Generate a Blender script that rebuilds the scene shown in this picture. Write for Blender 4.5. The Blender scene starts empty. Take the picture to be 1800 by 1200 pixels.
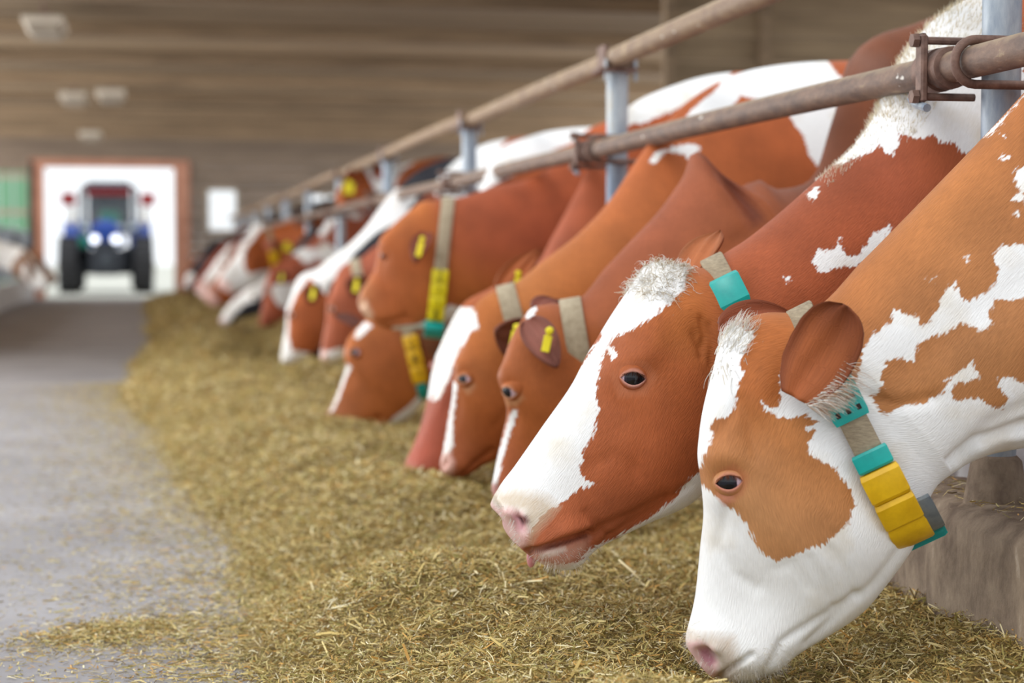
import bpy, math, random
import numpy as np
from mathutils import Vector, Matrix
random.seed(7)
rng = np.random.default_rng(11)
S = bpy.context.scene
COL = S.collection

# ------------------------------------------------------------------ camera, sky, exposure
F, CAMH = 3200.0, 0.80                      # focal length for an 1800 px wide frame; eye height
PH = math.atan((600 - 447) / F)
TH = math.atan((900 - 255) / F * math.cos(PH))
FW = np.array([math.sin(TH) * math.cos(PH), math.cos(TH) * math.cos(PH), -math.sin(PH)])
RT = np.array([math.cos(TH), -math.sin(TH), 0.0])
UP = np.cross(RT, FW)
EYE = np.array([0.0, 0.0, CAMH])

cam = bpy.data.cameras.new('camera')
cam.sensor_width = 36.0
cam.lens = 36.0 * F / 1800.0
cam.clip_end = 400
cam.dof.use_dof = True
cam.dof.focus_distance = 3.15
cam.dof.aperture_fstop = 2.6
camo = bpy.data.objects.new('camera', cam)
COL.objects.link(camo)
M = Matrix(((RT[0], UP[0], -FW[0], EYE[0]), (RT[1], UP[1], -FW[1], EYE[1]),
            (RT[2], UP[2], -FW[2], EYE[2]), (0, 0, 0, 1)))
camo.matrix_world = M
S.camera = camo

W = bpy.data.worlds.new('sky')
S.world = W
W.use_nodes = True
bg = W.node_tree.nodes['Background']
bg.inputs['Color'].default_value = (0.93, 0.97, 1.0, 1)
bg.inputs['Strength'].default_value = 1.25
sun = bpy.data.lights.new('sun', 'SUN')
sun.energy = 0.9
sun.angle = math.radians(25)
sun.color = (1.0, 0.97, 0.92)
suno = bpy.data.objects.new('sun', sun)
suno.rotation_euler = Vector((0.62, 0.45, -1.0)).to_track_quat('-Z', 'Y').to_euler()
COL.objects.link(suno)
# added fill lamps: left stands in for open-side daylight, right is plain fill
for nm, loc, size, rot, en in (('side_fill', (-6.6, 21, 1.5), (27, 2.4), (math.radians(97), 0, math.radians(-90)), 1700),
                               ('side_fill', (9.8, 22, 1.6), (22, 2.0), (math.radians(95), 0, math.radians(90)), 900)):
    al = bpy.data.lights.new(nm, 'AREA')
    al.shape = 'RECTANGLE'
    al.size, al.size_y = size
    al.energy = en
    al.color = (1.0, 0.98, 0.95)
    ao = bpy.data.objects.new(nm, al)
    ao.location = loc
    ao.rotation_euler = rot
    COL.objects.link(ao)
S.view_settings.view_transform = 'Standard'
S.view_settings.look = 'None'
S.view_settings.gamma = 1.0
S.view_settings.use_curve_mapping = False
S.view_settings.exposure = 0.12


# ------------------------------------------------------------------ helpers
def at(px, py, d):
    """world point at depth d (metres in front of the lens) seen at photo position px, py"""
    return EYE + d * (FW + RT * (px - 900) / F + UP * (600 - py) / F)


def proj(P):
    q = np.asarray(P) - EYE
    d = q @ FW
    return 900 + F * (q @ RT) / d, 600 - F * (q @ UP) / d, d


def lin(c):
    c = np.asarray(c, float) / 255.0
    return np.where(c <= 0.04045, c / 12.92, ((c + 0.055) / 1.055) ** 2.4)


def L4(c):
    return tuple(lin(c)) + (1.0,)


def new_mesh(name, V, faces):
    me = bpy.data.meshes.new(name)
    V = np.asarray(V, np.float32)
    if isinstance(faces, np.ndarray):
        n, k = faces.shape
        me.vertices.add(len(V))
        me.vertices.foreach_set('co', V.ravel())
        me.loops.add(n * k)
        me.loops.foreach_set('vertex_index', faces.astype(np.int32).ravel())
        me.polygons.add(n)
        me.polygons.foreach_set('loop_start', np.arange(0, n * k, k, dtype=np.int32))
        me.update(calc_edges=True)
    else:
        me.from_pydata([tuple(map(float, v)) for v in V], [], [list(map(int, f)) for f in faces])
    me.validate()
    return me


def smooth(me, on=True):
    me.polygons.foreach_set('use_smooth', np.full(len(me.polygons), on))


def obj(name, me, mat=None, parent=None, loc=None):
    o = bpy.data.objects.new(name, me)
    COL.objects.link(o)
    if mat is not None:
        me.materials.append(mat)
    if loc is not None:
        o.location = loc
    if parent is not None:
        o.parent = parent
    return o


def tag(o, label=None, cat=None, group=None, kind=None):
    if label: o['label'] = label
    if cat: o['category'] = cat
    if group: o['group'] = group
    if kind: o['kind'] = kind
    return o


def empty(name, loc=(0, 0, 0)):
    o = bpy.data.objects.new(name, None)
    o.empty_display_size = 0.1
    o.location = loc
    COL.objects.link(o)
    return o


class MB:
    """collects simple solids into one mesh"""
    def __init__(s):
        s.v, s.f = [], []

    def add(s, V, Fs):
        n = len(s.v)
        s.v += [tuple(map(float, p)) for p in V]
        s.f += [tuple(int(i) + n for i in f) for f in Fs]
        return s

    def box(s, c, size, rot=None, taper=(1, 1), bev=0.0):
        c = np.asarray(c, float); h = np.asarray(size, float) / 2
        pts = []
        b = min(bev, h.min() * 0.9)
        levels = [(-1, b), (-1, 0), (1, 0), (1, b)] if b > 0 else [(-1, 0), (1, 0)]
        for (sz, ins) in levels:
            tx, ty = (taper if sz > 0 else (1, 1))
            if b > 0:
                z = sz * h[2] if ins > 0 else sz * (h[2] - b)
            else:
                z = sz * h[2]
            hx, hy = h[0] * tx - ins, h[1] * ty - ins
            if b > 0:
                k = b * 0.6
                ring = [(-hx + k, -hy), (hx - k, -hy), (hx, -hy + k), (hx, hy - k), (hx - k, hy), (-hx + k, hy), (-hx, hy - k), (-hx, -hy + k)]
            else:
                ring = [(-hx, -hy), (hx, -hy), (hx, hy), (-hx, hy)]
            pts.append([(x, y, z) for x, y in ring])
        n = len(pts[0])
        V = np.array([p for r in pts for p in r])
        if rot is not None:
            V = V @ np.asarray(rot).T
        Fs = [list(range(n))[::-1], [(len(pts) - 1) * n + i for i in range(n)]]
        for k in range(len(pts) - 1):
            for i in range(n):
                j = (i + 1) % n
                Fs.append((k * n + i, k * n + j, (k + 1) * n + j, (k + 1) * n + i))
        return s.add(V + c, Fs)

    def tube(s, pts, r, n=12, cap=True):
        pts = [np.asarray(p, float) for p in pts]
        rs = r if hasattr(r, '__len__') else [r] * len(pts)
        V, Fs = [], []
        up = np.array([0, 0, 1.0])
        prev = None
        for i, p in enumerate(pts):
            t = pts[min(i + 1, len(pts) - 1)] - pts[max(i - 1, 0)]
            t = t / (np.linalg.norm(t) + 1e-12)
            if prev is None:
                a = np.cross(t, up)
                if np.linalg.norm(a) < 0.05: a = np.cross(t, [1.0, 0, 0])
            else:
                a = prev - t * (prev @ t)
            a /= np.linalg.norm(a); prev = a
            b = np.cross(t, a)
            for k in range(n):
                q = 2 * math.pi * k / n
                V.append(p + rs[i] * (a * math.cos(q) + b * math.sin(q)))
        for i in range(len(pts) - 1):
            for k in range(n):
                j = (k + 1) % n
                Fs.append((i * n + k, i * n + j, (i + 1) * n + j, (i + 1) * n + k))
        if cap:
            Fs.append(tuple(range(n))[::-1])
            Fs.append(tuple((len(pts) - 1) * n + k for k in range(n)))
        return s.add(V, Fs)

    def lathe(s, c, axis, prof, n=24):
        """prof: list of (distance along axis, radius)"""
        ax = np.asarray(axis, float); ax /= np.linalg.norm(ax)
        pts = [np.asarray(c, float) + ax * a for a, _ in prof]
        a = np.cross(ax, [0, 0, 1.0])
        if np.linalg.norm(a) < 0.05: a = np.cross(ax, [1.0, 0, 0])
        a /= np.linalg.norm(a); b = np.cross(ax, a)
        V, Fs = [], []
        for p, (_, r) in zip(pts, prof):
            for k in range(n):
                q = 2 * math.pi * k / n
                V.append(p + r * (a * math.cos(q) + b * math.sin(q)))
        for i in range(len(prof) - 1):
            for k in range(n):
                j = (k + 1) % n
                Fs.append((i * n + k, i * n + j, (i + 1) * n + j, (i + 1) * n + k))
        Fs.append(tuple(range(n))[::-1]); Fs.append(tuple((len(prof) - 1) * n + k for k in range(n)))
        return s.add(V, Fs)

    def build(s, name, mat, parent=None, sm=False, loc=None):
        V = np.array(s.v)
        if loc is not None:
            V = V - np.asarray(loc)
        me = new_mesh(name, V, s.f)
        if sm:
            smooth(me)
            try:
                me.set_sharp_from_angle(angle=math.radians(40))
            except Exception:
                pass
        return obj(name, me, mat, parent, loc)


# ------------------------------------------------------------------ materials
def nt(name):
    m = bpy.data.materials.new(name)
    m.use_nodes = True
    t = m.node_tree
    return m, t, t.nodes['Principled BSDF']


def N(t, typ, **kw):
    n = t.nodes.new(typ)
    for k, v in kw.items():
        setattr(n, k, v)
    return n


def plain(name, c1, c2=None, scale=12.0, rough=0.6, metal=0.0, bump=0.0, stretch=(1, 1, 1), c3=None, emit=None, rand=0.0, spec=0.4, detail=6.0, contrast=0.18):
    m, t, p = nt(name)
    p.inputs['Roughness'].default_value = rough
    p.inputs['Metallic'].default_value = metal
    p.inputs['Specular IOR Level'].default_value = spec
    tc = N(t, 'ShaderNodeTexCoord')
    mp = N(t, 'ShaderNodeMapping')
    mp.inputs['Scale'].default_value = stretch
    t.links.new(tc.outputs['Object'], mp.inputs['Vector'])
    nz = N(t, 'ShaderNodeTexNoise')
    nz.inputs['Scale'].default_value = scale
    nz.inputs['Detail'].default_value = detail
    nz.inputs['Roughness'].default_value = 0.65
    t.links.new(mp.outputs['Vector'], nz.inputs['Vector'])
    rp = N(t, 'ShaderNodeValToRGB')
    e = rp.color_ramp.elements
    e[0].position = 0.5 - contrast; e[0].color = L4(c1)
    e[1].position = 0.5 + contrast; e[1].color = L4(c2 or c1)
    if c3:
        k = e.new(0.5 + contrast * 1.8); k.color = L4(c3)
    t.links.new(nz.outputs['Fac'], rp.inputs['Fac'])
    col = rp.outputs['Color']
    if rand:
        oi = N(t, 'ShaderNodeObjectInfo')
        mr = N(t, 'ShaderNodeMapRange')
        mr.inputs['To Min'].default_value = 1 - rand
        mr.inputs['To Max'].default_value = 1 + rand
        t.links.new(oi.outputs['Random'], mr.inputs['Value'])
        mx = N(t, 'ShaderNodeVectorMath', operation='SCALE')
        t.links.new(col, mx.inputs[0]); t.links.new(mr.outputs['Result'], mx.inputs['Scale'])
        col = mx.outputs['Vector']
    t.links.new(col, p.inputs['Base Color'])
    if bump:
        b = N(t, 'ShaderNodeBump')
        b.inputs['Strength'].default_value = 1.0
        b.inputs['Distance'].default_value = bump
        t.links.new(nz.outputs['Fac'], b.inputs['Height'])
        t.links.new(b.outputs['Normal'], p.inputs['Normal'])
    if emit:
        p.inputs['Emission Color'].default_value = L4(c1)
        p.inputs['Emission Strength'].default_value = emit
    return m


def attr_mat(name, attr, rough=0.6, spec=0.3, noise=0.0, nscale=60.0, trans=0.0):
    m, t, p = nt(name)
    p.inputs['Roughness'].default_value = rough
    p.inputs['Specular IOR Level'].default_value = spec
    a = N(t, 'ShaderNodeAttribute', attribute_name=attr)
    t.links.new(a.outputs['Color'], p.inputs['Base Color'])
    return m


def hair_material():
    m, t, p = nt('hair_strand')
    a = N(t, 'ShaderNodeAttribute', attribute_name='col')
    d = N(t, 'ShaderNodeBsdfDiffuse'); tr = N(t, 'ShaderNodeBsdfTranslucent'); mx = N(t, 'ShaderNodeMixShader')
    mx.inputs[0].default_value = 0.5
    t.links.new(a.outputs['Color'], d.inputs['Color']); t.links.new(a.outputs['Color'], tr.inputs['Color'])
    t.links.new(d.outputs[0], mx.inputs[1]); t.links.new(tr.outputs[0], mx.inputs[2])
    t.links.new(mx.outputs[0], t.nodes['Material Output'].inputs['Surface'])
    return m


def cow_material():
    m, t, p = nt('cow_coat')
    lk = t.links.new
    p.inputs['Specular IOR Level'].default_value = 0.18
    fl = N(t, 'ShaderNodeAttribute', attribute_name='flow')
    coat = N(t, 'ShaderNodeAttribute', attribute_name='coat')
    skin = N(t, 'ShaderNodeAttribute', attribute_name='skin')
    patch = N(t, 'ShaderNodeAttribute', attribute_name='patch')
    tc = N(t, 'ShaderNodeTexCoord')
    # hair streaks running along the body
    mp = N(t, 'ShaderNodeMapping'); mp.inputs['Scale'].default_value = (70, 420, 1)
    lk(fl.outputs['Vector'], mp.inputs['Vector'])
    hair = N(t, 'ShaderNodeTexNoise'); hair.inputs['Scale'].default_value = 1.0; hair.inputs['Detail'].default_value = 3
    lk(mp.outputs['Vector'], hair.inputs['Vector'])
    mp2 = N(t, 'ShaderNodeMapping'); mp2.inputs['Scale'].default_value = (80, 150, 1)
    lk(fl.outputs['Vector'], mp2.inputs['Vector'])
    edge = N(t, 'ShaderNodeTexNoise'); edge.inputs['Scale'].default_value = 1.0; edge.inputs['Detail'].default_value = 3
    lk(mp2.outputs['Vector'], edge.inputs['Vector'])
    big = N(t, 'ShaderNodeTexNoise'); big.inputs['Scale'].default_value = 9; big.inputs['Detail'].default_value = 4
    lk(tc.outputs['Object'], big.inputs['Vector'])
    # patch mask with hairy edge
    e1 = N(t, 'ShaderNodeMath', operation='MULTIPLY_ADD'); e1.inputs[1].default_value = 0.024; e1.inputs[2].default_value = -0.012
    lk(edge.outputs['Fac'], e1.inputs[0])
    e2 = N(t, 'ShaderNodeMath', operation='ADD'); lk(patch.outputs['Fac'], e2.inputs[0]); lk(e1.outputs[0], e2.inputs[1])
    ms = N(t, 'ShaderNodeMapRange', interpolation_type='SMOOTHSTEP')
    ms.inputs['From Min'].default_value = -0.0025; ms.inputs['From Max'].default_value = 0.0025
    lk(e2.outputs[0], ms.inputs['Value'])
    # brown with streaks and broad variation
    v1 = N(t, 'ShaderNodeMapRange'); v1.inputs['From Min'].default_value = 0.3; v1.inputs['From Max'].default_value = 0.7
    v1.inputs['To Min'].default_value = 0.86; v1.inputs['To Max'].default_value = 1.12
    lk(hair.outputs['Fac'], v1.inputs['Value'])
    v2 = N(t, 'ShaderNodeMapRange'); v2.inputs['From Min'].default_value = 0.3; v2.inputs['From Max'].default_value = 0.7
    v2.inputs['To Min'].default_value = 0.86; v2.inputs['To Max'].default_value = 1.20
    lk(big.outputs['Fac'], v2.inputs['Value'])
    vm = N(t, 'ShaderNodeMath', operation='MULTIPLY'); lk(v1.outputs[0], vm.inputs[0]); lk(v2.outputs[0], vm.inputs[1])
    br = N(t, 'ShaderNodeVectorMath', operation='SCALE'); lk(coat.outputs['Color'], br.inputs[0]); lk(vm.outputs[0], br.inputs['Scale'])
    # white hair, faintly dirty
    wr = N(t, 'ShaderNodeValToRGB'); we = wr.color_ramp.elements
    we[0].position = 0.25; we[0].color = L4((222, 214, 200)); we[1].position = 0.5; we[1].color = L4((240, 240, 240))
    lk(big.outputs['Fac'], wr.inputs['Fac'])
    wv = N(t, 'ShaderNodeMapRange'); wv.inputs['From Min'].default_value = 0.3; wv.inputs['From Max'].default_value = 0.7
    wv.inputs['To Min'].default_value = 0.93; wv.inputs['To Max'].default_value = 1.03
    lk(hair.outputs['Fac'], wv.inputs['Value'])
    wh = N(t, 'ShaderNodeVectorMath', operation='SCALE'); lk(wr.outputs['Color'], wh.inputs[0]); lk(wv.outputs[0], wh.inputs['Scale'])
    mx = N(t, 'ShaderNodeMix', data_type='RGBA')
    lk(ms.outputs[0], mx.inputs['Factor']); lk(br.outputs['Vector'], mx.inputs['A']); lk(wh.outputs['Vector'], mx.inputs['B'])
    # bare skin
    sm = N(t, 'ShaderNodeMath', operation='MULTIPLY_ADD'); sm.inputs[1].default_value = 0.5; sm.inputs[2].default_value = -0.25
    lk(edge.outputs['Fac'], sm.inputs[0])
    s2 = N(t, 'ShaderNodeMath', operation='ADD', use_clamp=True); lk(skin.outputs['Alpha'], s2.inputs[0]); lk(sm.outputs[0], s2.inputs[1])
    s3 = N(t, 'ShaderNodeMath', operation='MULTIPLY', use_clamp=True)
    s4 = N(t, 'ShaderNodeMapRange', interpolation_type='SMOOTHSTEP'); s4.inputs['From Min'].default_value = 0.02; s4.inputs['From Max'].default_value = 0.2
    lk(skin.outputs['Alpha'], s4.inputs['Value'])
    lk(s2.outputs[0], s3.inputs[0]); lk(s4.outputs[0], s3.inputs[1])
    mx2 = N(t, 'ShaderNodeMix', data_type='RGBA')
    lk(s3.outputs[0], mx2.inputs['Factor']); lk(mx.outputs['Result'], mx2.inputs['A']); lk(skin.outputs['Color'], mx2.inputs['B'])
    lk(mx2.outputs['Result'], p.inputs['Base Color'])
    rg = N(t, 'ShaderNodeMapRange'); rg.inputs['To Min'].default_value = 0.56; rg.inputs['To Max'].default_value = 0.42
    lk(s3.outputs[0], rg.inputs['Value']); lk(rg.outputs[0], p.inputs['Roughness'])
    b = N(t, 'ShaderNodeBump'); b.inputs['Strength'].default_value = 0.5; b.inputs['Distance'].default_value = 0.003
    lk(hair.outputs['Fac'], b.inputs['Height'])
    lk(b.outputs['Normal'], p.inputs['Normal'])
    return m


def pipe_material(name, rust=(128, 103, 88), dust=(160, 140, 112), dark=(98, 80, 72)):
    m = plain(name, dark, rust, scale=16, rough=0.62, metal=0.0, bump=0.003, c3=dust, contrast=0.12, stretch=(2, 0.8, 2), detail=10)
    t = m.node_tree
    p = t.nodes['Principled BSDF']
    # pale dust lying on surfaces that face up
    geo = N(t, 'ShaderNodeTexCoord'); sp = N(t, 'ShaderNodeSeparateXYZ')
    t.links.new(geo.outputs['Normal'], sp.inputs[0])
    nz = N(t, 'ShaderNodeTexNoise'); nz.inputs['Scale'].default_value = 30; nz.inputs['Detail'].default_value = 5
    t.links.new(geo.outputs['Object'], nz.inputs['Vector'])
    ad = N(t, 'ShaderNodeMath', operation='ADD'); t.links.new(sp.outputs['Z'], ad.inputs[0]); t.links.new(nz.outputs['Fac'], ad.inputs[1])
    mr = N(t, 'ShaderNodeMapRange'); mr.inputs['From Min'].default_value = 0.95; mr.inputs['From Max'].default_value = 1.5
    mr.inputs['To Max'].default_value = 0.75
    t.links.new(ad.outputs[0], mr.inputs['Value'])
    old = p.inputs['Base Color'].links[0].from_socket
    mx = N(t, 'ShaderNodeMix', data_type='RGBA'); mx.inputs['B'].default_value = L4(dust)
    t.links.new(mr.outputs[0], mx.inputs['Factor']); t.links.new(old, mx.inputs['A'])
    # pale splashes of bird lime
    m2 = N(t, 'ShaderNodeMapping'); m2.inputs['Scale'].default_value = (34, 14, 34)
    t.links.new(geo.outputs['Object'], m2.inputs['Vector'])
    n2 = N(t, 'ShaderNodeTexNoise'); n2.inputs['Scale'].default_value = 1.0; n2.inputs['Detail'].default_value = 2
    t.links.new(m2.outputs['Vector'], n2.inputs['Vector'])
    r2 = N(t, 'ShaderNodeMapRange'); r2.inputs['From Min'].default_value = 0.70; r2.inputs['From Max'].default_value = 0.74
    t.links.new(n2.outputs['Fac'], r2.inputs['Value'])
    m3 = N(t, 'ShaderNodeMix', data_type='RGBA'); m3.inputs['B'].default_value = L4((226, 222, 214))
    t.links.new(r2.outputs[0], m3.inputs['Factor']); t.links.new(mx.outputs['Result'], m3.inputs['A'])
    t.links.new(m3.outputs['Result'], p.inputs['Base Color'])
    return m


MAT = dict(
    floor=plain('concrete_floor', (134, 130, 131), (162, 158, 160), scale=1.6, rough=0.8, bump=0.004, detail=12, contrast=0.22),
    ground=plain('yard_ground', (190, 190, 180), (205, 205, 195), scale=0.8, rough=0.9),
    kerb=plain('kerb_concrete', (112, 96, 82), (154, 137, 118), scale=18, rough=0.85, bump=0.010, c3=(188, 174, 158), detail=14, stretch=(1, 1, 0.6), contrast=0.13),
    plank=plain('old_plank', (120, 102, 80), (162, 141, 112), scale=2.2, rough=0.8, bump=0.004, stretch=(0.5, 8, 8), rand=0.28),
    beam=plain('old_beam', (112, 94, 74), (150, 128, 102), scale=2.0, rough=0.8, bump=0.004, stretch=(0.5, 6, 6), rand=0.15),
    endwall=plain('end_wall_board', (112, 98, 86), (140, 124, 108), scale=2.0, rough=0.85, stretch=(0.4, 5, 5), rand=0.16),
    jamb=plain('red_brown_paint', (164, 116, 96), (190, 140, 118), scale=5, rough=0.7),
    greendoor=plain('green_sheet', (96, 150, 118), (120, 170, 140), scale=3, rough=0.5, stretch=(6, 1, 0.4)),
    pale=plain('pale_board', (150, 140, 128), (176, 166, 150), scale=5, rough=0.8),
    galv=plain('galvanised_steel', (112, 126, 146), (176, 184, 190), scale=14, rough=0.5, metal=0.25, bump=0.001, c3=(186, 166, 128), contrast=0.14, detail=10, stretch=(1, 1, 0.3)),
    rust=pipe_material('rusty_pipe'),
    dustrail=pipe_material('dusty_pipe', rust=(152, 128, 102), dust=(188, 166, 132), dark=(128, 104, 86)),
    bolt=plain('rusty_bolt', (92, 70, 62), (132, 104, 92), scale=40, rough=0.6, bump=0.002, metal=0.2),
    strap=plain('woven_strap', (132, 118, 98), (168, 153, 128), scale=80, rough=0.9, bump=0.001, stretch=(1, 1, 4)),
    straplight=plain('pale_woven_strap', (150, 136, 112), (180, 166, 142), scale=60, rough=0.9, bump=0.001),
    teal=plain('teal_plastic', (0, 150, 144), (10, 168, 160), scale=30, rough=0.35, bump=0.0004, spec=0.5),
    yellow=plain('yellow_plastic', (205, 158, 10), (232, 186, 24), scale=26, rough=0.4, bump=0.0006, c3=(240, 196, 40), spec=0.5),
    lemon=plain('lemon_plastic', (224, 206, 10), (236, 222, 40), scale=30, rough=0.45),
    greybox=plain('grey_plastic', (92, 100, 108), (122, 128, 130), scale=30, rough=0.4),
    black=plain('black_print', (22, 22, 24), (40, 38, 36), scale=30, rough=0.7),
    hoof=plain('hoof_horn', (60, 50, 42), (90, 76, 62), scale=20, rough=0.5),
    tongue=plain('tongue', (190, 120, 124), (214, 148, 150), scale=40, rough=0.35, bump=0.001),
    tyre=plain('tyre_rubber', (44, 44, 48), (66, 66, 70), scale=20, rough=0.8),
    blue=plain('blue_enamel', (24, 62, 150), (34, 78, 172), scale=3, rough=0.3, spec=0.6),
    red=plain('red_enamel', (150, 40, 44), (170, 54, 56), scale=3, rough=0.4),
    dark=plain('dark_iron', (40, 44, 52), (62, 66, 76), scale=6, rough=0.6),
    cabframe=plain('cab_frame', (70, 78, 88), (92, 98, 106), scale=6, rough=0.5),
    tgreen=plain('green_toolbox', (0, 128, 100), (10, 146, 116), scale=6, rough=0.5),
    whitewall=plain('lime_washed_kerb', (186, 186, 188), (208, 208, 210), scale=3, rough=0.85, bump=0.004),
    lamp=plain('headlamp_glow', (235, 240, 255), emit=2.6),
    worklamp=plain('worklamp_glass', (200, 214, 220), (220, 228, 232), rough=0.2),
    fixture=plain('lamp_housing', (196, 186, 172), (214, 206, 192), rough=0.6),
    cow=cow_material(),
    hairw=hair_material(),
    straw=attr_mat('straw_bits', 'col', rough=0.6, spec=0.3),
    eye=attr_mat('eyeball', 'col', rough=0.08, spec=0.45),
)


def glass_mat():
    m, t, p = nt('cab_glass')
    p.inputs['Base Color'].default_value = L4((170, 180, 184))
    p.inputs['Roughness'].default_value = 0.05
    p.inputs['Alpha'].default_value = 0.12
    return m


MAT['glass'] = glass_mat()


def feed_ground_mat():
    m = plain('feed_bed', (112, 92, 52), (164, 140, 86), scale=38, rough=0.85, bump=0.02, c3=(190, 166, 108), detail=10, contrast=0.2)
    return m


MAT['feedbed'] = feed_ground_mat()

# ------------------------------------------------------------------ the barn
POSTX, POSTY = 1.54, [3.11, 5.88, 8.69, 11.70, 14.6, 17.5, 20.4, 23.3, 26.2, 29.1, 32.0]
ENDY = 34.0


def struct(o):
    o['kind'] = 'structure'
    return o


def slab(name, x0, x1, y0, y1, z0, z1, mat, parent=None, bev=0.0):
    return MB().box(((x0 + x1) / 2, (y0 + y1) / 2, (z0 + z1) / 2), (x1 - x0, y1 - y0, z1 - z0), bev=bev).build(name, mat, parent)


struct(slab('floor', -8, 12, -6, ENDY + 0.4, -0.12, 0.0, MAT['floor']))
struct(slab('ground', -60, 60, ENDY + 0.4, 140, -0.12, -0.01, MAT['ground']))

# ceiling: planks on cross beams
ceil_ = struct(slab('ceiling', -8.2, 12.2, 11.0, ENDY + 0.2, 2.95, 3.05, MAT['beam']))
y = 11.0
k = 0
while y < ENDY:
    wdt = 0.30 + 0.16 * rng.random()
    pl = slab('plank', -8.1, 12.1, y + 0.006, y + wdt - 0.006, 2.905 + 0.02 * rng.random(), 2.95, MAT['plank'], ceil_)
    y += wdt
for yb in np.arange(12.2, ENDY, 2.45):
    slab('beam', -8.1, 12.1, yb, yb + 0.14, 2.79, 2.91, MAT['beam'], ceil_)

# far end wall around the gateway, the window and the side door
wall = empty('wall_far', (0, ENDY, 0)); struct(wall)


def wpart(x0, x1, z0, z1, mat='endwall', name='panel', y0=0.0, y1=0.15):
    return MB().box(((x0 + x1) / 2, (y0 + y1) / 2, (z0 + z1) / 2), (x1 - x0, y1 - y0, z1 - z0)).build(name, MAT[mat], wall)


DX0, DX1, DZ = -1.78, 0.53, 2.38          # gateway
WX0, WX1, WZ0, WZ1 = 1.15, 1.66, 1.25, 1.98     # small window
GX0, GX1, GZ = -3.6, -2.06, 2.30          # green side door


def boards(x0, x1, z0, z1):
    z = z0
    while z < z1 - 0.01:
        h = min(0.16 + 0.05 * rng.random(), z1 - z)
        wpart(x0, x1, z + 0.004, z + h - 0.004, 'endwall', 'board', 0.02 * rng.random(), 0.15)
        z += h


boards(-8, GX0, 0, DZ + 0.1)
boards(GX0, GX1 + 0.12, GZ, DZ + 0.1)
boards(-8, 12, DZ + 0.10, 2.95)
boards(GX1 + 0.12, DX0 - 0.26, 0, DZ + 0.1)
boards(DX1 + 0.28, WX0, 0, DZ + 0.1)
boards(WX0, WX1, 0, WZ0)
boards(WX0, WX1, WZ1, DZ + 0.1)
boards(WX1, 3.00, 0, DZ + 0.1)
boards(3.00, 3.50, 0, 1.62); boards(3.00, 3.50, 1.92, DZ + 0.1)
boards(3.50, 12, 0, DZ + 0.1)
wpart(-8, 12, -0.02, 0.0, 'endwall', 'footing')

t1 = struct(slab('trim_1', DX0 - 0.26, DX0, ENDY - 0.06, ENDY + 0.2, 0, DZ + 0.14, MAT['jamb']))
t2 = struct(slab('trim_2', DX1, DX1 + 0.28, ENDY - 0.06, ENDY + 0.2, 0, DZ + 0.14, MAT['jamb']))
t3 = struct(slab('trim_3', DX0, DX1, ENDY - 0.06, ENDY + 0.2, DZ, DZ + 0.14, MAT['jamb']))
t4 = struct(slab('trim_4', GX1, GX1 + 0.12, ENDY - 0.06, ENDY + 0.2, 0, DZ + 0.1, MAT['pale']))
w1 = empty('window_1', ((WX0 + WX1) / 2, ENDY, WZ0)); struct(w1)
cx = (WX0 + WX1) / 2
fr = MB()
for (c, s_) in (((-0.27, 0.07, 0.365), (0.05, 0.18, 0.83)), ((0.27, 0.07, 0.365), (0.05, 0.18, 0.83)), ((0, 0.07, -0.025), (0.56, 0.18, 0.05)), ((0, 0.07, 0.755), (0.56, 0.18, 0.05))):
    fr.box(c, s_)
fr.build('window_frame', MAT['pale'], w1)
MB().box((0, 0.07, 0.365), (0.50, 0.012, 0.74)).build('pane', MAT['glass'], w1)
w2 = empty('window_2', (3.25, ENDY, 1.62)); struct(w2)
fr = MB()
for c, s_ in (((-0.23, 0.07, 0.15), (0.05, 0.18, 0.3)), ((0.23, 0.07, 0.15), (0.05, 0.18, 0.3)), ((0, 0.07, 0.01), (0.46, 0.18, 0.03)), ((0, 0.07, 0.29), (0.46, 0.18, 0.03)), ((0.06, 0.07, 0.15), (0.05, 0.1, 0.3))):
    fr.box(c, s_)
fr.build('window_frame', MAT['pale'], w2)

d1 = empty('door_1', ((GX0 + GX1) / 2, ENDY, 0)); struct(d1)
for i in range(6):
    ww = (GX1 - GX0) / 6
    MB().box((GX0 + ww * (i + .5) - (GX0 + GX1) / 2, 0.08, GZ / 2), (ww - 0.012, 0.04 + 0.01 * (i % 2), GZ)).build('panel', MAT['greendoor'], d1)
for z in (0.2, 1.56, 2.2):
    MB().box((0, 0.03, z), (GX1 - GX0, 0.05, 0.09)).build('rail', MAT['pale'], d1)

# right-hand board partition behind the cows and the side wall beyond it
pw = empty('wall_right', (0, 13.5, 0)); struct(pw)
z = 0.0
while z < 2.9:
    h = 0.17 + 0.07 * rng.random()
    for (xa, xb) in ((3.95, 4.68), (4.68, 6.4), (6.4, 8.6)):
        MB().box(((xa + xb) / 2, 0.02 * rng.random(), z + h / 2), (xb - xa - 0.01, 0.04, h - 0.012)).build('board', MAT['plank'], pw)
    z += h
for x in (3.93, 4.69, 6.4):
    MB().box((x, -0.06, 1.46), (0.09, 0.10, 2.92)).build('upright', MAT['beam'], pw)
sw = empty('wall_side', (10.5, 0, 0)); struct(sw)
for i in range(12):
    MB().box((0.05, 23, 0.12 + i * 0.25), (0.06, 23.0, 0.235)).build('board', MAT['plank'], sw)

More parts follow.
